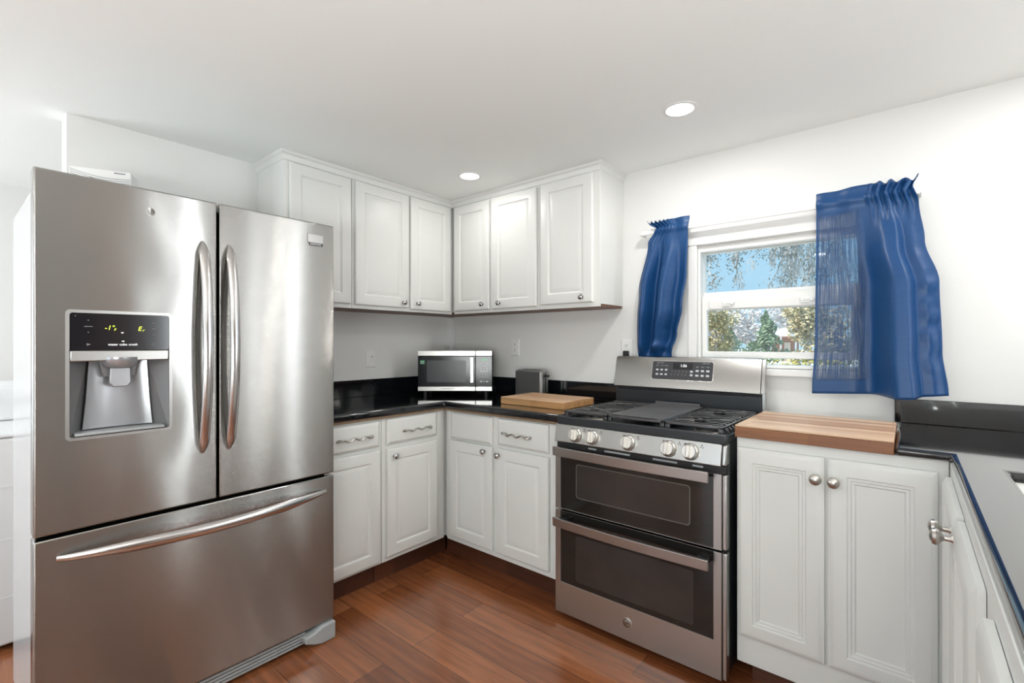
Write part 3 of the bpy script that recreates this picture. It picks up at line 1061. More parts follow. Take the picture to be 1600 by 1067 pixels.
# ------------------------------------------------------------------ stove
SXA, SXB = -1.274, -.514
st = thing('stove', (-.894, 2.15, 0), 'stainless double-oven gas range with five knobs and black cast-iron grates', 'stove')
SF = 1.85                     # door face
obj('body', B().box(SXA + .004, SXB - .002, SF + .045, 2.47, .045, .905), M['enamel'], st, bevel=.003)
for xx in (SXA + .06, SXB - .06):
    for yy in (SF + .1, 2.38):
        obj('foot', B().cyl((xx, yy, 0), (xx, yy, .046), .018, 12), M['black_mat'], st)
obj('base_panel', B().box(SXA + .03, SXB - .03, SF + .06, SF + .075, .012, .05), M['black_mat'], st)
# cooktop tray
b = B()
b.box(SXA + .002, SXB - .002, SF + .012, 2.43, .905, .915)
b.box(SXA + .004, SXB - .004, SF + .008, SF + .03, .902, .939)
b.box(SXA + .004, SXA + .022, SF + .03, 2.43, .91, .932)
b.box(SXB - .022, SXB - .004, SF + .03, 2.43, .91, .932)
b.box(SXA + .004, SXB - .004, 2.41, 2.43, .91, .94)
obj('cooktop', b, M['enamel'], st, bevel=.006, seg=3)
# control panel (slanted)
b = B()
sec = [(SF + .004, .903), (SF - .012, .826), (SF - .008, .823), (SF + .045, .823), (SF + .045, .903)]
b.loft([[V3((x, y, z)) for y, z in sec] for x in (SXA + .002, SXB - .018)])
cp = obj('control_panel', b, M['steel_lite'], st, bevel=.002)
b = B()
sec2 = [(SF + .008, .902), (SF - .006, .827), (SF + .045, .827), (SF + .045, .902)]
b.loft([[V3((x, y, z)) for y, z in sec2] for x in (SXB - .0175, SXB - .001)])
obj('panel_end_cap', b, M['steel_lite'], st, bevel=.005)
b = B()
b.box(SXA + .006, SXB - .006, SF + .006, SF + .045, .795, .8225)
obj('vent_strip', b, M['black_mat'], st)
# knobs
PN = V3((0, -.073, .0165 * 1.0)).normalized()
PN = V3((0, -1, -(.016 / .077) * -1)).normalized()
PN = V3((0, -.979, .204))
PN.normalize()
for kx in (-1.158, -1.073, -.901, -.729, -.643):
    P = V3((kx, SF - .004, .863)) 
    b = B()
    b.lathe(P, PN, [(.033, 0), (.033, .008), (.030, .014), (.0275, .017), (.0275, .026), (.025, .030)], 28)
    k = obj('knob', b, M['knob'], cp, smooth=True)
    Tt = X
    Vv = PN.cross(Tt).normalized()
    b = B()
    o = P + PN * .030
    b.loft([[o + Tt * u * s + Vv * v * s + PN * h for u, v in ((-.0075, -.026), (.0075, -.026), (.0075, .026), (-.0075, .026))] for s, h in ((1, 0), (.9, .016))])
    obj('grip', b, M['knob'], k, bevel=.003)
for kx in (-1.158, -1.073, -.901, -.729, -.643):
    for dx, dz, w in ((-.024, -.008, .0028), (.040, -.006, .0022), (.036, -.013, .0018), (.044, -.014, .0018)):
        p = V3((kx + dx, SF + .004 - .016 * ((.903 - (.8975 + dz)) / .077) - .0006, .8975 + dz))
        obj('knob_mark', B().box(p.x - w, p.x + w, p.y - .0004, p.y + .0004, p.z - w, p.z + w), M['ink_dark'], cp)


def oven_door(z0, z1, gz0, gz1, hz, hname):
    d = obj('oven_door', B().cells([SXA, SXA + .028, SXB - .047, SXB - .018], [z0, gz0, gz1, z1], {(1, 1)} if True else set(), V3((0, SF, 0)), X, Z, -Y, .04), M['steel_lite'], st, bevel=.003)
    obj('side_cap', B().box(SXB - .0175, SXB - .0005, SF + .005, SF + .04, z0 + .002, z1 - .002), M['steel_lite'], d, bevel=.004)
    gl = obj('glass', B().box(SXA + .0275, SXB - .0465, SF + .002, SF + .02, gz0 - .001, gz1 + .001), M['oven_glass'], d)
    return d, gl


hb = None
d1_, g1 = oven_door(.512, .793, .514, .792, .79, '')
d2_, g2 = oven_door(.030, .503, .172, .502, .46, '')
# inner window screens behind the glass front, drawn on the glass as in the photo
b = B()
b.prism(rrect(.51, .150, .012), V3((-1.160, SF + .0015, .578)), X, Z, -Y, .0004)
obj('oven_window', b, M['oven_window'], g1)
b = B()
b.prism(rrect(.53, .210, .012), V3((-1.165, SF + .0015, .195)), X, Z, -Y, .0004)
obj('oven_window', b, M['oven_window'], g2)


def line_frame(bld, x0, z0, w, h, t, y):
    outer, inner = rrect(w, h, .014), rrect(w - 2 * t, h - 2 * t, .012)
    a = [V3((x0 + u, y, z0 + v)) for u, v in outer]
    c = [V3((x0 + t + u, y, z0 + t + v)) for u, v in inner]
    bld.loft([a, c], cap0=False, cap1=False)


b = B()
line_frame(b, -1.163, .575, .516, .156, .004, SF + .0009)
obj('window_border', b, M['oven_line'], g1)
# handles: flat steel bars on black brackets


def flat_handle(parent, zc, sag, h=.040):
    b = B()
    n = 20
    rings = []
    x0, x1 = SXA + .020, SXB - .052
    for k in range(n + 1):
        t = k / n
        x = x0 + (x1 - x0) * t
        y = SF - .046 - .012 * math.sin(PI * t)
        z = zc
        hh_ = h / 2
        rings.append([V3((x, y - .007, z - hh_)), V3((x, y - .010, z + hh_)), V3((x, y + .004, z + hh_)), V3((x, y + .004, z - hh_))])
    b.loft(rings)
    h_ = obj('handle', b, M['steel_lite'], parent, bevel=.0015)
    for xa in (x0 + .012, x1 - .050):
        bb_ = B()
        bb_.box(xa, xa + .04, SF - .048, SF + .003, zc - .012, zc + .012)
        obj('handle_bracket', bb_, M['enamel'], parent, bevel=.003)
    return h_


flat_handle(d1_, .787, 0)
flat_handle(d2_, .464, 0)
# vents above the upper door glass
b = B()
for x0, x1 in ((-1.10, -1.06), (-1.02, -.90), (-.80, -.70), (-.64, -.60)):
    b.box(x0, x1, SF + .0048, SF + .006, .806, .813)
obj('vent_slots', b, M['fr_grey'], st)
# round emblem
lg = obj('emblem', B().lathe(V3((-.910, SF - .0002, .105)), -Y, [(.0205, 0), (.0205, .002), (.018, .003)], 32), M['nickel'], d2_, smooth=True)
b = B()
for r in (.0165,):
    b.lathe(V3((-.910, SF - .0033, .105)), -Y, [(r, 0), (r, .0006), (r - .0016, .0006), (r - .0016, 0)], 32, caps=False)
text_faces(b, 'GE', V3((-.910, SF - .0036, .105)), X, Z, .016, shear=.3)
obj('emblem_letters', b, M['ink_dark'], lg)
# backguard
BG0, BG1 = 1.045, 1.207
b = B()
n = 12
rings = []
for x in (SXA + .004, SXB - .012):
    rings.append([V3((x, 2.418, BG0)), V3((x, 2.455, BG1 - .006)), V3((x, 2.462, BG1)), V3((x, 2.476, BG1)), V3((x, 2.476, BG0)), V3((x, 2.43, BG0 - .004))])
b.loft(rings)
bg = obj('backguard', b, M['steel_lite'], st, bevel=.002)
b = B()
for x0, x1 in ((SXB - .0115, SXB + .004), (SXA - .0, SXA + .0035)):
    rings = []
    for x in (x0, x1):
        rings.append([V3((x, 2.424, BG0)), V3((x, 2.459, BG1 - .008)), V3((x, 2.465, BG1 - .002)), V3((x, 2.478, BG1 - .002)), V3((x, 2.478, BG0 - .1)), V3((x, 2.45, BG0 - .1)), V3((x, 2.45, BG0))])
    b.loft(rings)
obj('backguard_end', b, M['steel_lite'], st, bevel=.003)
obj('splash_plate', B().box(SXA + .006, SXB - .012, 2.437, 2.47, .90, 1.03), M['enamel'], st, bevel=.003)
obj('shadow_gap', B().box(SXA + .006, SXB - .012, 2.45, 2.475, 1.03, 1.046), M['black_mat'], st)
BN = V3((0, -(BG1 - BG0 - .006), .037)).normalized()
BV = V3((0, .037, BG1 - .006 - BG0)).normalized()


def bgp(x, h, off=.0):
    return V3((x, 2.418, BG0)) + BV * h + BN * off


b = B()
b.prism(rrect(.312, .096, .010), bgp(-1.054, .047, .0016), X, BV, BN, .003)
tp = obj('touch_panel', b, M['panel_grey'], bg)
b = B()
b.prism(rrect(.318, .102, .012), bgp(-1.057, .044, .0010), X, BV, BN, .003)
obj('touch_panel_rim', b, M['handle'], bg)
b = B()
b.prism(rrect(.100, .034, .003), bgp(-.943, .102, .0020), X, BV, BN, .0006)
obj('clock_window', b, M['black'], bg)
b = B()
text_faces(b, '1:56', bgp(-.888, .121, .0024), X, BV, .020)
obj('clock_digits', b, M['led_w'], bg)
b = B()
for i, s in enumerate('12345'):
    text_faces(b, s, bgp(-.946 + i * .0185, .091, .0020), X, BV, .008)
for i, s in enumerate('67890'):
    text_faces(b, s, bgp(-.950 + i * .0185, .074, .0020), X, BV, .008)
text_faces(b, 'Upper Oven', bgp(-1.012, .134, .0020), X, BV, .0075)
text_faces(b, 'Lower Oven', bgp(-.778, .136, .0020), X, BV, .0075)
for i, s in enumerate(('Bake', 'Broil', 'Warm')):
    text_faces(b, s, bgp(-1.026 + i * .024, .120, .0020), X, BV, .0072)
for i, s in enumerate(('Bake', 'Broil', 'Warm')):
    text_faces(b, s, bgp(-.818 + i * .026, .117, .0020), X, BV, .0072)
for r in range(2):
    for i in range(3):
        x = -1.026 + i * .024
        b.prism(rrect(.014, .009, .003), bgp(x - .007, .093 - r * .024, .0020), X, BV, BN, .0003)
        x = -.818 + i * .026
        b.prism(rrect(.016, .010, .003), bgp(x - .008, .092 - r * .024, .0020), X, BV, BN, .0003)
    b.prism(rrect(.014, .010, .003), bgp(-.853, .087 - r * .018, .0020), X, BV, BN, .0003)
obj('panel_print', b, M['ink_w'], bg)
# burners
for bx_, by_, r in ((-1.155, 2.03, .043), (-1.155, 2.29, .036), (-.635, 2.02, .048), (-.635, 2.29, .036), (-.895, 2.15, .045)):
    b = B()
    b.lathe(V3((bx_, by_, .9152)), Z, [(r * 1.25, 0), (r * 1.15, .006), (r * .95, .007), (r * .95, .016)], 28)
    bu = obj('burner', b, M['nickel'], st, smooth=True)
    b = B()
    b.lathe(V3((bx_, by_, .9315)), Z, [(r * .98, 0), (r, .002), (r * .98, .006), (r * .8, .0075)], 28)
    obj('burner_cap', b, M['enamel'], bu, smooth=True)
# grates
GZ = .964
GY0, GY1 = 1.888, 2.398


def grate(x0, x1, outer):
    b = B()
    w = .010
    y0, y1 = GY0, GY1
    cx = (x0 + x1) / 2
    for xx in (x0, x1 - w):
        b.box(xx, xx + w, y0, y1, GZ - .013, GZ - .004)
    for yy in (y0, (y0 + y1) / 2 - w / 2, y1 - w):
        b.box(x0, x1, yy, yy + w, GZ - .011, GZ)
    n = 12
    for k in range(1, n):
        yy = y0 + (y1 - y0) * k / n
        if k == 6:
            continue
        near = min(abs(yy - 2.02), abs(yy - 2.28))
        rr = .040 if near < .03 else (.022 if near < .07 else .0)
        for sgn, xe in ((-1, x0), (1, x1)):
            xi = cx + sgn * rr
            out = sgn == outer
            tip = xe + sgn * (.010 if out else 0)
            # finger: flat on top, its outer end slopes down past the side rail
            pts = [(xi, GZ - .010), (xi, GZ), (tip - sgn * (.022 if out else 0), GZ), (tip, GZ - (.020 if out else .002)), (tip, GZ - (.030 if out else .010)), (tip - sgn * .012, GZ - (.030 if out else .010)), (tip - sgn * .026, GZ - .010)]
            b.loft([[V3((px, yy + dy, pz)) for px, pz in pts] for dy in (-.0045, .0045)])
    for cy in (2.02, 2.28):
        for a in (PI / 5, PI - PI / 5):
            d = V3((math.cos(a), math.sin(a), 0))
            nrm = V3((-d.y, d.x, 0))
            c = V3((cx, cy, 0))
            L = .115
            sec_ = ((-.0045, GZ - .012), (.0045, GZ - .012), (.0045, GZ + .0015), (-.0045, GZ + .0015))
            b.loft([[c + d * (L * q) + nrm * s_ + Z * z for s_, z in sec_] for q in (-1, 1)])
    for xx in (x0, x1 - .018):
        for yy in (y0, y1 - .016):
            b.box(xx, xx + .018, yy, yy + .016, .9155, GZ - .004)
    return obj('grate', b, M['iron'], st, bevel=.0018)


grate(-1.250, -1.028, -1)
grate(-.762, -.538, 1)
b = B()
for xx in (-1.022, -.779):
    b.box(xx, xx + .011, GY0, GY1, GZ - .011, GZ - .001)
for yy in (GY0, GY1 - .011):
    b.box(-1.022, -.768, yy, yy + .011, GZ - .012, GZ - .001)
for xx in (-1.022, -.784):
    for yy in (GY0, GY1 - .016):
        b.box(xx, xx + .016, yy, yy + .016, .9155, GZ - .004)
obj('grate', b, M['iron'], st, bevel=.002)
b = B()
b.box(-1.018, -.772, GY0 + .014, 2.386, GZ - .0005, GZ + .004)
b.box(-1.010, -.785, 2.376, 2.386, GZ - .0005, GZ + .016)
obj('griddle', b, M['griddle'], st, bevel=.003)

# ------------------------------------------------------------------ microwave (turned to face the camera)
Fv, Rv = V3((-math.sin(YAW), math.cos(YAW), 0)), V3((math.cos(YAW), math.sin(YAW), 0))
c0 = Fv * 3.245 + Rv * (-.373)
mw = thing('microwave', (c0.x, c0.y, .9355), 'stainless and black microwave oven set diagonally in the worktop corner', 'microwave', rz=YAW)
zb = .031
hw, hd = .243, .125
obj('case', B().box(-hw + .006, hw - .003, -hd + .018, hd, zb + .004, zb + .258), M['black_mat'], mw, bevel=.004, local=True)
DRX = .134
dr = obj('door', B().box(-hw, DRX - .001, -hd, -hd + .0175, zb + .030, zb + .229), M['mw_black'], mw, bevel=.002, local=True)
obj('door_strip', B().box(-hw, DRX - .001, -hd - .002, -hd + .0175, zb + .2295, zb + .264), M['steel_lite'], dr, bevel=.002, local=True)
obj('door_strip', B().box(-hw, DRX - .001, -hd - .002, -hd + .0175, zb, zb + .0295), M['steel_lite'], dr, bevel=.002, local=True)
obj('window', B().prism(rrect(.256, .142, .004), V3((-.184, -hd - .0008, zb + .058)), X, Z, -Y, .0006), M['mw_screen'], dr, local=True)
b = B()
b.box(.101, .124, -hd - .026, -hd - .018, zb + .055, zb + .222)
b.box(.104, .121, -hd - .018, -hd + .001, zb + .060, zb + .074)
b.box(.104, .121, -hd - .018, -hd + .001, zb + .202, zb + .216)
obj('handle', b, M['plastic_white'] if False else M['handle'], dr, bevel=.003, local=True)
obj('sticker', B().box(-.228, -.199, -hd - .0012, -hd - .0004, zb + .176, zb + .201), M['green'], dr, local=True)
b = B()
for k in range(3):
    b.box(-.225, -.202, -hd - .0015, -hd - .0011, zb + .181 + k * .006, zb + .183 + k * .006)
obj('sticker_print', b, M['ink_w'], dr, local=True)
b = B()
for k in range(9):
    b.box(-.087 + k * .0095, -.0805 + k * .0095, -hd - .0026, -hd - .0018, zb + .012, zb + .019)
obj('strip_print', b, M['fr_grey'], dr, local=True)
pn = obj('keypad', B().box(DRX + .001, hw, -hd, -hd + .0175, zb + .030, zb + .229), M['mw_black'], mw, bevel=.002, local=True)
obj('keypad_strip', B().box(DRX + .001, hw, -hd - .002, -hd + .0175, zb + .2295, zb + .264), M['steel_lite'], pn, bevel=.002, local=True)
obj('keypad_strip', B().box(DRX + .001, hw, -hd - .002, -hd + .0175, zb, zb + .0295), M['steel_lite'], pn, bevel=.002, local=True)
b = B()
text_faces(b, '12:56', V3((.191, -hd - .0012, zb + .205)), X, Z, .016)
obj('clock_digits', b, M['led_g'], pn, local=True)
for r, (h, z) in enumerate(((.008, .171), (.007, .157), (.009, .139), (.009, .123))):
    for k in range(3):
        obj('key', B().prism(rrect(.015, h, .0025), V3((.164 + k * .0185, -hd - .0008, zb + z)), X, Z, -Y, .0004), M['ink_w'], pn, local=True)
for k in range(3):
    b = B()
    ko, ki = rrect(.016, .024, .003), rrect(.014, .022, .0022)
    x0 = .162 + k * .019
    b.loft([[V3((x0 + u, -hd - .0007, zb + .088 + v)) for u, v in ko], [V3((x0 + .001 + u, -hd - .0007, zb + .089 + v)) for u, v in ki]], cap0=False, cap1=False)
    obj('key', b, M['ink_w'], pn, local=True)
for x0, w in ((.164, .015), (.187, .006), (.202, .015)):
    obj('key', B().prism(rrect(w, .009, .002), V3((x0, -hd - .0008, zb + .058)), X, Z, -Y, .0004), M['ink_w'], pn, local=True)
for xx in (-.20, .20):
    for yy in (-.09, .10):
        obj('foot', B().cyl((xx, yy, 0), (xx, yy, zb + .006), .013, 12), M['black_mat'], mw, local=True)

# ------------------------------------------------------------------ toaster
tt = thing('toaster', (-1.845, 2.416, .9355), 'brushed steel two-slice toaster behind the cutting board', 'toaster')
x0, x1, y0, y1 = -1.948, -1.742, 2.370, 2.462
b = B()
pf = rrect(x1 - x0, .164, .022, 6)
b.prism(pf, V3((x0, y0 + .012, .947)), X, Z, -Y, y1 - y0 - .024)
obj('shell', b, M['toast_steel'], tt, bevel=.004)
b = B()
b.box(x0 + .002, x1 - .002, y0, y0 + .0115, .946, 1.106)
obj('front_plate', b, M['toast_steel'], tt, bevel=.009, seg=3)
b = B()
b.box(x0 + .004, x1 - .004, y0 + .004, y1 - .004, .9365, .9465)
obj('base', b, M['black_mat'], tt)
b = B()
for yy in (y0 + .036,):
    b.box(x0 + .035, x1 - .035, yy, yy + .03, 1.1085, 1.1125)
obj('slots', b, M['black_mat'], tt)
b = B()
b.box(x1 + .0005, x1 + .002, y0 + .048, y0 + .054, .975, 1.095)
obj('lever_track', b, M['black_mat'], tt)
b = B()
b.box(x1 + .0005, x1 + .022, y0 + .036, y0 + .066, 1.068, 1.082)
obj('lever', b, M['black_mat'], tt, bevel=.003)
b = B()
b.lathe(V3((x1 + .0005, y0 + .051, .965)), X, [(.014, 0), (.014, .006), (.011, .012)], 18)
obj('dial', b, M['black_mat'], tt, smooth=True)

# ------------------------------------------------------------------ outlets and switch plates
def plate(name, label, cat, c, U, N, w, h, kind):
    t = thing(name, c, label, cat)
    c = V3(c)
    b = B()
    b.rects(c - U * w / 2 - Z * h / 2, U, Z, N, w, h, [(0, 0), (0, .003), (.003, .006), (.006, .0065)])
    obj('plate', b, M['plastic_white'], t)
    if kind == 'duplex':
        for dz in (.02, -.02):
            b = B()
            b.prism([(u - .017, v - .0135) for u, v in rrect(.034, .027, .008)], c + Z * dz + N * .0085, U, Z, N, .003)
            rc = obj('receptacle', b, M['plastic_white'], t)
            b = B()
            for du in (-.006, .006):
                b.prism([(du - .0014, -.001), (du + .0014, -.001), (du + .0014, .008), (du - .0014, .008)], c + Z * dz + N * .009, U, Z, N, .0008)
            b.lathe(c + Z * (dz - .0065) + N * .0083, N, [(.0026, 0), (.0026, .0007)], 10)
            obj('slots', b, M['ink_dark'], rc)
    else:
        b = B()
        b.prism([(u - .008, v - .008) for u, v in rrect(.016, .016, .002)], c + U * .008 + Z * .012 + N * .010, U, Z, N, .005)
        j = obj('jack', b, M['plastic_white'], t)
        b = B()
        b.prism([(u - .0045, v - .0035) for u, v in rrect(.009, .007, .001)], c + U * .008 + Z * .012 + N * .0105, U, Z, N, .001)
        obj('jack_socket', b, M['fr_grey'], j)
    return t


plate('jack_plate', 'white jack plate on the left wall above the black backsplash', 'wall plate', (XL, 1.827, 1.178), Y, X, .07, .115, 'jack')
plate('outlet', 'white double outlet on the window wall right of the microwave', 'outlet', (-2.082, YB, 1.250), X, -Y, .070, .115, 'duplex')
plate('outlet', 'white outlet with black plug beside the left curtain above the stove', 'outlet', (-1.250, YB, 1.243), X, -Y, .070, .115, 'duplex')
pg = thing('plug', (-1.245, YB - .009, 1.222), 'black power plug in the outlet above the stove backguard', 'plug')
b = B()
b.box(-1.260, -1.231, YB - .037, YB - .0095, 1.198, 1.236)
obj('plug_body', b, M['black_mat'], pg, bevel=.004)
b = B()
b.tube([V3((-1.2455, YB - .028, 1.20)), V3((-1.2455, YB - .028, 1.17)), V3((-1.243, YB - .020, 1.12)), V3((-1.24, YB - .016, 1.0))], .0035, 8)
obj('cord', b, M['black_mat'], pg, smooth=True)

# ------------------------------------------------------------------ curtain rod and curtains
RY = 2.470
rod = thing('curtain_rod', (-.55, RY, 1.895), 'white flat curtain rod across the top of the window', 'curtain rod')
b = B()
b.box(-1.132, .032, RY - .004, RY + .004, 1.868, 1.896)
obj('rail', b, M['trim'], rod, bevel=.003)
b = B()
b.box(-1.140, -1.128, RY - .002, YB - .001, 1.870, 1.894)
obj('bracket', b, M['trim'], rod, bevel=.003)
b = B()
b.box(.028, .040, RY - .002, YB - .001, 1.870, 1.894)
obj('bracket', b, M['trim'], rod, bevel=.003)


def lerp(a, b, t):
    return a + (b - a) * t


def pw(pts, t):
    for (t0, v0), (t1, v1) in zip(pts[:-1], pts[1:]):
        if t <= t1:
            k = (t - t0) / (t1 - t0) if t1 > t0 else 0
            k = k * k * (3 - 2 * k) if False else k
            return lerp(v0, v1, k)
    return pts[-1][1]


def smooth_pw(pts, t):
    for (t0, v0), (t1, v1) in zip(pts[:-1], pts[1:]):
        if t <= t1:
            k = (t - t0) / (t1 - t0) if t1 > t0 else 0
            k = k * k * (3 - 2 * k)
            return lerp(v0, v1, k)
    return pts[-1][1]


def curtain(name, label, ztop, zbot, xl, xr, depth, header, ns=110, nt=80, ybase=None, rufl=None, hem=True, sheer=lambda s, t: 0.0):
    """xl/xr: edge positions by t (0 top..1 bottom); depth(s,t): distance in front of the rod plane"""
    t_ = thing(name, ((pw(xl, 0) + pw(xr, 0)) / 2, RY, ztop), label, 'curtain', 'blue window curtains')
    b = B()
    grid = []
    for j in range(nt + 1):
        t = j / nt
        row = []
        for i in range(ns + 1):
            s = i / ns
            x = lerp(smooth_pw(xl, t), smooth_pw(xr, t), s)
            zt = ztop + rufl(s)
            zb_ = zbot(s) if callable(zbot) else zbot
            z = lerp(zt, zb_, t)
            d, dx = depth(s, t, z)
            row.append(b.bm.verts.new((x + dx, ybase(t) - d, z)))
        grid.append(row)
    for j in range(nt):
        for i in range(ns):
            b.bm.faces.new((grid[j][i], grid[j + 1][i], grid[j + 1][i + 1], grid[j][i + 1]))
    vals = [sheer(i / ns, j / nt) for j in range(nt + 1) for i in range(ns + 1)]
    b.bm.verts.index_update()
    ids = {v.index: (i, j) for j, row in enumerate(grid) for i, v in enumerate(row)}
    uvl = b.bm.loops.layers.uv.new('UVMap')
    for f in b.bm.faces:
        for l in f.loops:
            i, j = ids[l.vert.index]
            l[uvl].uv = (i / ns * .62, j / nt * .86)
    o = obj('cloth', b, M['fabric'], t_, smooth=True, angle=80)
    atr = o.data.attributes.new('sheer', 'FLOAT', 'POINT')
    for k, v in enumerate(vals):
        atr.data[k].value = v
    md = o.modifiers.new('thick', 'SOLIDIFY')
    md.thickness = .0012
    md.offset = 0
    return t_, grid


def gauss(s, c, w):
    return math.exp(-((s - c) / w) ** 2)


# left curtain: gathered on its left half, pulled to the left, tucked behind the stove
def sstep(a, b, x):
    k = min(1, max(0, (x - a) / (b - a)))
    return k * k * (3 - 2 * k)


def dl(s, t, z):
    g = max(0, 1 - s * 1.55)
    d = .008
    d += .012 * gauss(z, 1.882, .016)
    head = max(0, 1 - t * 5)
    d += head * (.5 + .5 * gauss(z, 1.91, .03)) * g * .012 * (1 + math.sin(s * 64))
    d += head * (1 - g) * .004 * (1 + math.sin(s * 17))
    fold = sstep(.03, .45, t)
    d += fold * (.050 * gauss(s, .14, .11) - .030 * gauss(s, .33, .07) + .048 * gauss(s, .56, .15) - .016 * gauss(s, .80, .08) + .012 * gauss(s, .97, .05))
    d += .010 * math.sin(s * 9 + t * 14) * gauss(t, .70, .14) * s
    k = 1 - sstep(1.20, 1.27, z)
    return lerp(d + .034 * gauss(z, 1.262, .022) * gauss(s, .62, .25), .004, k), 0


curtain('curtain', 'blue curtain left of the window tucked in behind the stove', 1.930, 1.10,
        [(0, -1.089), (.05, -1.035), (.14, -1.085), (.45, -1.135), (.84, -1.166), (1, -1.160)],
        [(0, -.863), (.10, -.871), (.35, -.876), (.56, -.900), (.72, -.935), (.86, -.975), (1, -1.0)],
        dl, True, ybase=lambda t: lerp(RY - .002, 2.514, sstep(.55, .84, t)), rufl=lambda s: .008 * math.sin(s * 64 + 1) * max(0, 1 - s * 1.5) + .004 * s)


def dr_(s, t, z):
    g = sstep(.45, .70, s)
    head = max(0, 1 - t * 5)
    d = .008
    d += .012 * gauss(z, 1.882, .016)
    d += head * g * .013 * (1 + math.sin(s * 70))
    d += head * .005 * (1 + math.sin(s * 21)) * (1 - g)
    sg = sstep(.02, .5, t)
    k = .45 + .55 * t
    # flat sheer panel, a face that swings out of the shade, a rounded front pleat and a side panel behind it
    prof_ = -.022 * gauss(s, .46, .09) + .165 * sstep(.47, .71, s) - .115 * sstep(.775, .835, s) - .022 * sstep(.90, 1.0, s)
    d += sg * k * prof_
    d += sg * .006 * math.sin(s * 5 + t * 4)
    w = gauss(s, .93, .07) * sg
    d += w * (.0035 * math.sin(z * 58 + s * 9) + .0025 * math.sin(z * 101 + 1 - s * 14)) * gauss(z, 1.36, .22)
    dx = -.012 * sg * k * gauss(s, .70, .075)
    return max(d, -.014), dx


curtain('curtain', 'sheer blue curtain right of the window with window panes showing through', 1.930, lambda s: 1.058 + .024 * s - .006 * gauss(s, .7, .2),
        [(0, -.311), (.3, -.312), (.7, -.316), (1, -.328)],
        [(0, .030), (.05, .012), (.12, .030), (.30, .048), (.5, .090), (.8, .098), (1, .116)],
        dr_, True, sheer=lambda s, t: (1 - sstep(.36, .50, s)) * sstep(.10, .13, t) * (1 - sstep(.925, .935, t)) * sstep(.015, .03, s), ybase=lambda t: RY - .002, rufl=lambda s: .012 * math.sin(s * 52) * max(0, (s - .5) * 2) + .008 * gauss(s, .5, .2))

# ------------------------------------------------------------------ recessed ceiling lights
def recessed(x, y, label, p):
    t = thing('recessed_light', (x, y, CEIL), label, 'ceiling light', 'round recessed ceiling lights')
    b = B()
    b.lathe(V3((x, y, CEIL)), -Z, [(.070, 0), (.070, .002), (.056, .004), (.054, .001)], 40)
    obj('trim_ring', b, M['trim'], t, smooth=True)
    b = B()
    b.lathe(V3((x, y, CEIL - .0012)), -Z, [(.053, 0), (.053, .0012), (.048, .0014)], 40)
    obj('lens', b, M['lens'], t, smooth=True)
    area('recessed_lamp', (x, y, CEIL - .012), (0, 0, -1), .105, .105, p, (1.0, .985, .95), 'DISK')
    return t


recessed(-.734, 1.976, 'lit round recessed ceiling light above the stove', 6.5)
recessed(-1.970, 1.981, 'lit round recessed ceiling light above the corner cabinets', 1.8)

# ------------------------------------------------------------------ washing machine in the laundry room at the far left
wa = thing('washing_machine', (-3.2, .2, 0), 'white washing machine in the laundry room behind the refrigerator', 'washing machine')
WY0, WY1, WXF, WXB = -.10, .55, -2.880, -3.55
obj('cabinet', B().box(WXB, WXF, WY0, WY1, .025, .885), M['appl_white'], wa, bevel=.012, seg=3)
obj('top', B().box(WXB, WXF + .006, WY0 - .003, WY1 + .003, .887, .905), M['appl_white'], wa, bevel=.008, seg=3)
b = B()
b.loft([[V3((x, y, z)) for x, z in ((WXB, .906), (WXB + .20, .906), (WXB + .13, 1.06), (WXB + .06, 1.09), (WXB, 1.09))] for y in (WY0, WY1)])
cs = obj('console', b, M['appl_white'], wa, bevel=.015, seg=3)
for k in range(4):
    obj('dial', B().cyl((WXB + .145, WY0 + .12 + k * .13, .99), (WXB + .175, WY0 + .12 + k * .13, 1.005), .022, 18), M['fr_grey'], cs, smooth=True)
b = B()
for z in (.22, .46, .68):
    b.box(WXF, WXF + .002, WY0 + .03, WY1 - .03, z, z + .006)
b.lathe(V3((WXF, .0, .14)), X, [(.075, 0), (.075, .002), (.069, .002), (.069, 0)], 30, caps=False)
obj('panel_embossing', b, M['appl_white'], wa)
for xx in (WXB + .06, WXF - .06):
    for yy in (WY0 + .06, WY1 - .06):
        obj('foot', B().cyl((xx, yy, 0), (xx, yy, .026), .02, 12), M['black_mat'], wa)

# ------------------------------------------------------------------ outside the window
GZ0 = -0.55
struct(obj('ground', B().box(-120, 120, YB + .3, 160, GZ0 - .3, GZ0), M['ground']))
rdv = B()
rdv.box(-120, 120, 44, 62, GZ0, GZ0 + .02)
struct(obj('ground_road', rdv, M['road']))


def leaves(b, c, rx, ry, rz, n, size, rnd, shell=.5):
    for _ in range(n):
        while True:
            p = V3((rnd.uniform(-1, 1), rnd.uniform(-1, 1), rnd.uniform(-1, 1)))
            if p.length <= 1 and p.length > shell * rnd.random():
                break
        p = V3(c) + V3((p.x * rx, p.y * ry, p.z * rz))
        a = V3((rnd.gauss(0, 1), rnd.gauss(0, 1), rnd.gauss(0, 1))).normalized()
        e = a.orthogonal().normalized()
        s = size * rnd.uniform(.6, 1.3)
        b.face([p - a * s, p + e * s * .5, p + a * s, p - e * s * .5])


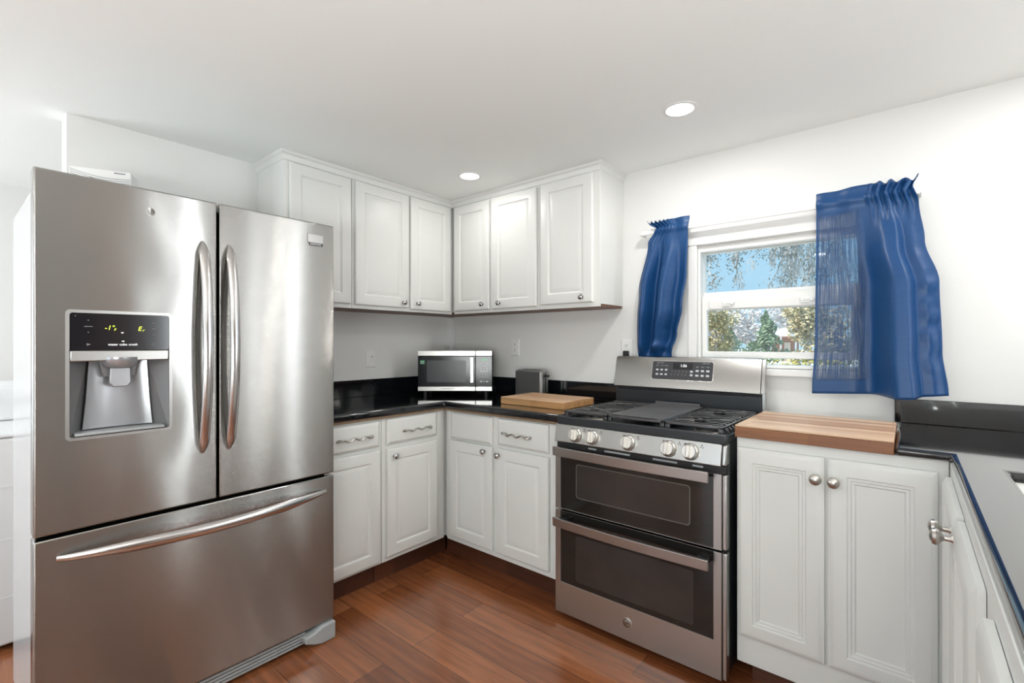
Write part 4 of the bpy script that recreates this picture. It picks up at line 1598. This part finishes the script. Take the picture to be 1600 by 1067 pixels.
def tree(name, label, x, y, h, r, leafmat, seed, n=900, leaf=.16, trunk_h=.4, conic=False, group=None, cat='tree'):
    rnd = random.Random(seed)
    t = thing(name, (x, y, GZ0), label, cat, group)
    b = B()
    b.tube([V3((x, y, GZ0)), V3((x + .1 * r, y, GZ0 + h * .4)), V3((x, y, GZ0 + h * .85))], [.05 * h * .35, .035 * h * .35, .01 * h], 8, up=X)
    for k in range(6):
        a = rnd.uniform(0, 2 * PI)
        z0 = GZ0 + h * rnd.uniform(.3, .6)
        b.tube([V3((x, y, z0)), V3((x + math.cos(a) * r * .4, y + math.sin(a) * r * .4, z0 + h * .15)), V3((x + math.cos(a) * r * .75, y + math.sin(a) * r * .75, z0 + h * .22))], [.02 * h * .4, .012 * h * .4, .004 * h], 6)
    obj('trunk', b, M['bark'], t)
    b = B()
    for k in range(12):
        if conic:
            f = k / 11
            zc = GZ0 + h * (trunk_h + (1 - trunk_h) * f * .92)
            rr = r * (1 - f) ** .8 * .55 + .1
            a = rnd.uniform(0, 2 * PI)
            off = r * (1 - f) * .5
            leaves(b, (x + math.cos(a) * off, y + math.sin(a) * off * .6, zc), rr, rr, h * .09, n // 12, leaf, rnd)
        else:
            a = rnd.uniform(0, 2 * PI)
            q = rnd.uniform(.1, .7)
            zc = GZ0 + h * rnd.uniform(trunk_h, .86)
            leaves(b, (x + math.cos(a) * r * q, y + math.sin(a) * r * q * .6, zc), r * .42, r * .42, h * .16, n // 12, leaf, rnd)
    obj('foliage', b, M[leafmat], t)
    return t


def at(u, d):
    """ground position seen at picture column u at distance d along the view axis"""
    a = (u - 800) / 745.0
    p = (Fv + Rv * a) * d
    return p.x, p.y


x, y = at(1197, 34)
tree('pine_tree', 'dark green pine tree in the middle of the lower window pane', x, y, 4.0, 1.9, 'leaf_pine', 3, 1500, .16, .22, True)
x, y = at(1142, 44)
tree('pine_tree', 'small green pine left of the bigger pine outside the window', x, y, 3.2, 1.5, 'leaf_pine', 5, 900, .15, .25, True)
x, y = at(1116, 40)
tree('tree', 'olive-brown leafy tree at the left edge of the lower window pane', x, y, 5.2, 2.2, 'leaf_tan', 8, 1500, .18, .28)
x, y = at(1262, 24)
tree('tree', 'large olive leafy tree at the right edge of the lower window pane beside the curtain', x, y, 4.4, 1.5, 'leaf_tan', 9, 2200, .13, .15)
x, y = at(1310, 26)
tree('tree', 'olive leafy tree seen faintly through the sheer curtain', x, y, 4.6, 1.5, 'leaf_tan', 19, 1500, .13, .15)
x, y = at(1175, 70)
tree('tree', 'pale grey tree far behind the dark pine outside the window', x, y, 8.0, 5.0, 'leaf_grey', 12, 1600, .30, .2)
x, y = at(1240, 74)
tree('tree', 'pale grey-brown tree far off to the right behind the small house', x, y, 8.5, 5.0, 'leaf_grey', 13, 1600, .32, .2)
x, y = at(1120, 78)
tree('tree', 'pale grey tree far off behind the olive tree at left', x, y, 8.2, 5.0, 'leaf_grey', 14, 1600, .32, .2)

for k, (u, lab) in enumerate(((1212, 'yellow-green shrub below the raised sash right beside the stove backguard'), (1252, 'yellow-green shrub below the raised sash next to the right curtain'),
                              (1300, 'yellow-green shrub below the sash seen through the sheer curtain'))):
    x, y = at(u, 11 + k * .6)
    t = thing('shrub', (x, y, GZ0), lab, 'shrub', 'shrubs under the window')
    rnd = random.Random(40 + k)
    b = B()
    leaves(b, (x, y, GZ0 + .75), .55, .45, .72, 700, .055, rnd, .2)
    obj('foliage', b, M['leaf_yel'], t)
    b = B()
    b.tube([V3((x, y, GZ0)), V3((x + .03, y, GZ0 + .7))], .02, 6, up=X)
    obj('stem', b, M['bark'], t)

# little house across the road
x, y = at(1222, 48)
hs = thing('house', (x, y, GZ0), 'small pale house with white roof far across the road outside the window', 'house')
b = B()
b.box(x - .95, x + 1.0, y, y + 3, GZ0, GZ0 + 2.5)
obj('wall', b, M['brick'], hs)
b = B()
b.prism([(-1.35, 2.5), (1.5, 2.5), (1.2, 3.2), (-1.05, 3.2)], V3((x, y - .6, GZ0)), X, Z, -Y, -4)
obj('roof', b, M['roof'], hs)
for xx in (-1.2, -.1, 1.2):
    b = B()
    b.box(x + xx, x + xx + .14, y - .5, y - .36, GZ0, GZ0 + 2.5)
    obj('porch_post', b, M['roof'], hs)
b = B()
b.box(x + .2, x + .75, y - .05, y, GZ0, GZ0 + 1.9)
obj('door', b, M['house'], hs)

# mossy oak overhead
ok = thing('oak_tree', (5.5, 15.5, GZ0), 'mossy oak whose hanging branches cross the upper window pane', 'tree')
rnd = random.Random(77)
tb, lb, mb = B(), B(), B()
tb.tube([V3((5.5, 15.5, GZ0)), V3((5.3, 15.3, 2.5)), V3((4.4, 15, 5.5))], [.5, .42, .34], 12, up=X)


def pix(u, v, d):
    a = (u - 800) / 745.0
    return (Fv + Rv * a) * d + V3((0, 0, 1.28 + (536 - v) / 745.0 * d))


def branch(p0, p1, r0, n, wob, leafn, leafs, moss):
    pts = []
    for k in range(n + 1):
        t = k / n
        p = p0.lerp(p1, t) + V3((rnd.gauss(0, wob), rnd.gauss(0, wob), rnd.gauss(0, wob))) * math.sin(PI * min(1, t + .1))
        pts.append(p)
    tb.tube(pts, [lerp(r0, r0 * .25, k / n) for k in range(n + 1)], 6, up=X)
    for p in pts[1:]:
        leaves(lb, p, .26, .26, .24, leafn, leafs, rnd, .1)
        if rnd.random() < moss:
            L = rnd.uniform(.25, .6)
            for q in range(14):
                o = p + V3((rnd.gauss(0, .07), rnd.gauss(0, .07), -rnd.random() * L))
                w = rnd.uniform(.010, .022)
                l = rnd.uniform(.10, .26)
                mb.face([o, o + V3((w, .005, -l * .5)), o + V3((rnd.gauss(0, .01), 0, -l)), o + V3((-w, -.005, -l * .5))])
    return pts


lim = V3((4.4, 15, 5.5))
hub1, hub2 = pix(1330, 330, 14.5), pix(1240, 330, 14.0)
branch(lim, hub1, .28, 6, .1, 0, .05, 0)
branch(hub1, hub2, .16, 6, .08, 4, .05, .2)
branch(hub2, pix(1100, 345, 13.5), .10, 8, .08, 5, .05, .2)
for (u0, v0, u1, v1, ln, ms) in (
        (1256, 350, 1200, 448, 13, .5), (1262, 350, 1222, 440, 14, .8), (1250, 350, 1176, 400, 10, .4), (1268, 360, 1262, 440, 13, .9), (1246, 360, 1240, 425, 12, .9),
        (1285, 350, 1290, 450, 13, .9), (1300, 350, 1330, 450, 13, .9), (1310, 350, 1312, 430, 12, .9), (1230, 352, 1205, 402, 10, .7),
        (1148, 352, 1156, 452, 10, .25), (1140, 352, 1148, 420, 9, .2), (1118, 350, 1100, 425, 8, .2), (1128, 350, 1108, 400, 8, .1), (1112, 430, 1120, 452, 5, 0), (1160, 350, 1150, 395, 7, .1)):
    pts = branch(pix(u0, v0, 14 + rnd.uniform(-.6, .6)), pix(u1, v1, 14 + rnd.uniform(-.6, .6)), .035, 8, .05, ln, .042, ms)
    for k in range(3):
        q = pts[rnd.randrange(2, 8)]
        e = q + V3((rnd.gauss(0, .35), rnd.gauss(0, .2), rnd.gauss(-.15, .2)))
        branch(q, e, .012, 4, .03, ln, .038, ms * .5)
obj('limbs', tb, M['bark'], ok)
obj('leaves', lb, M['leaf_oak'], ok)
obj('hanging_moss', mb, M['moss'], ok)
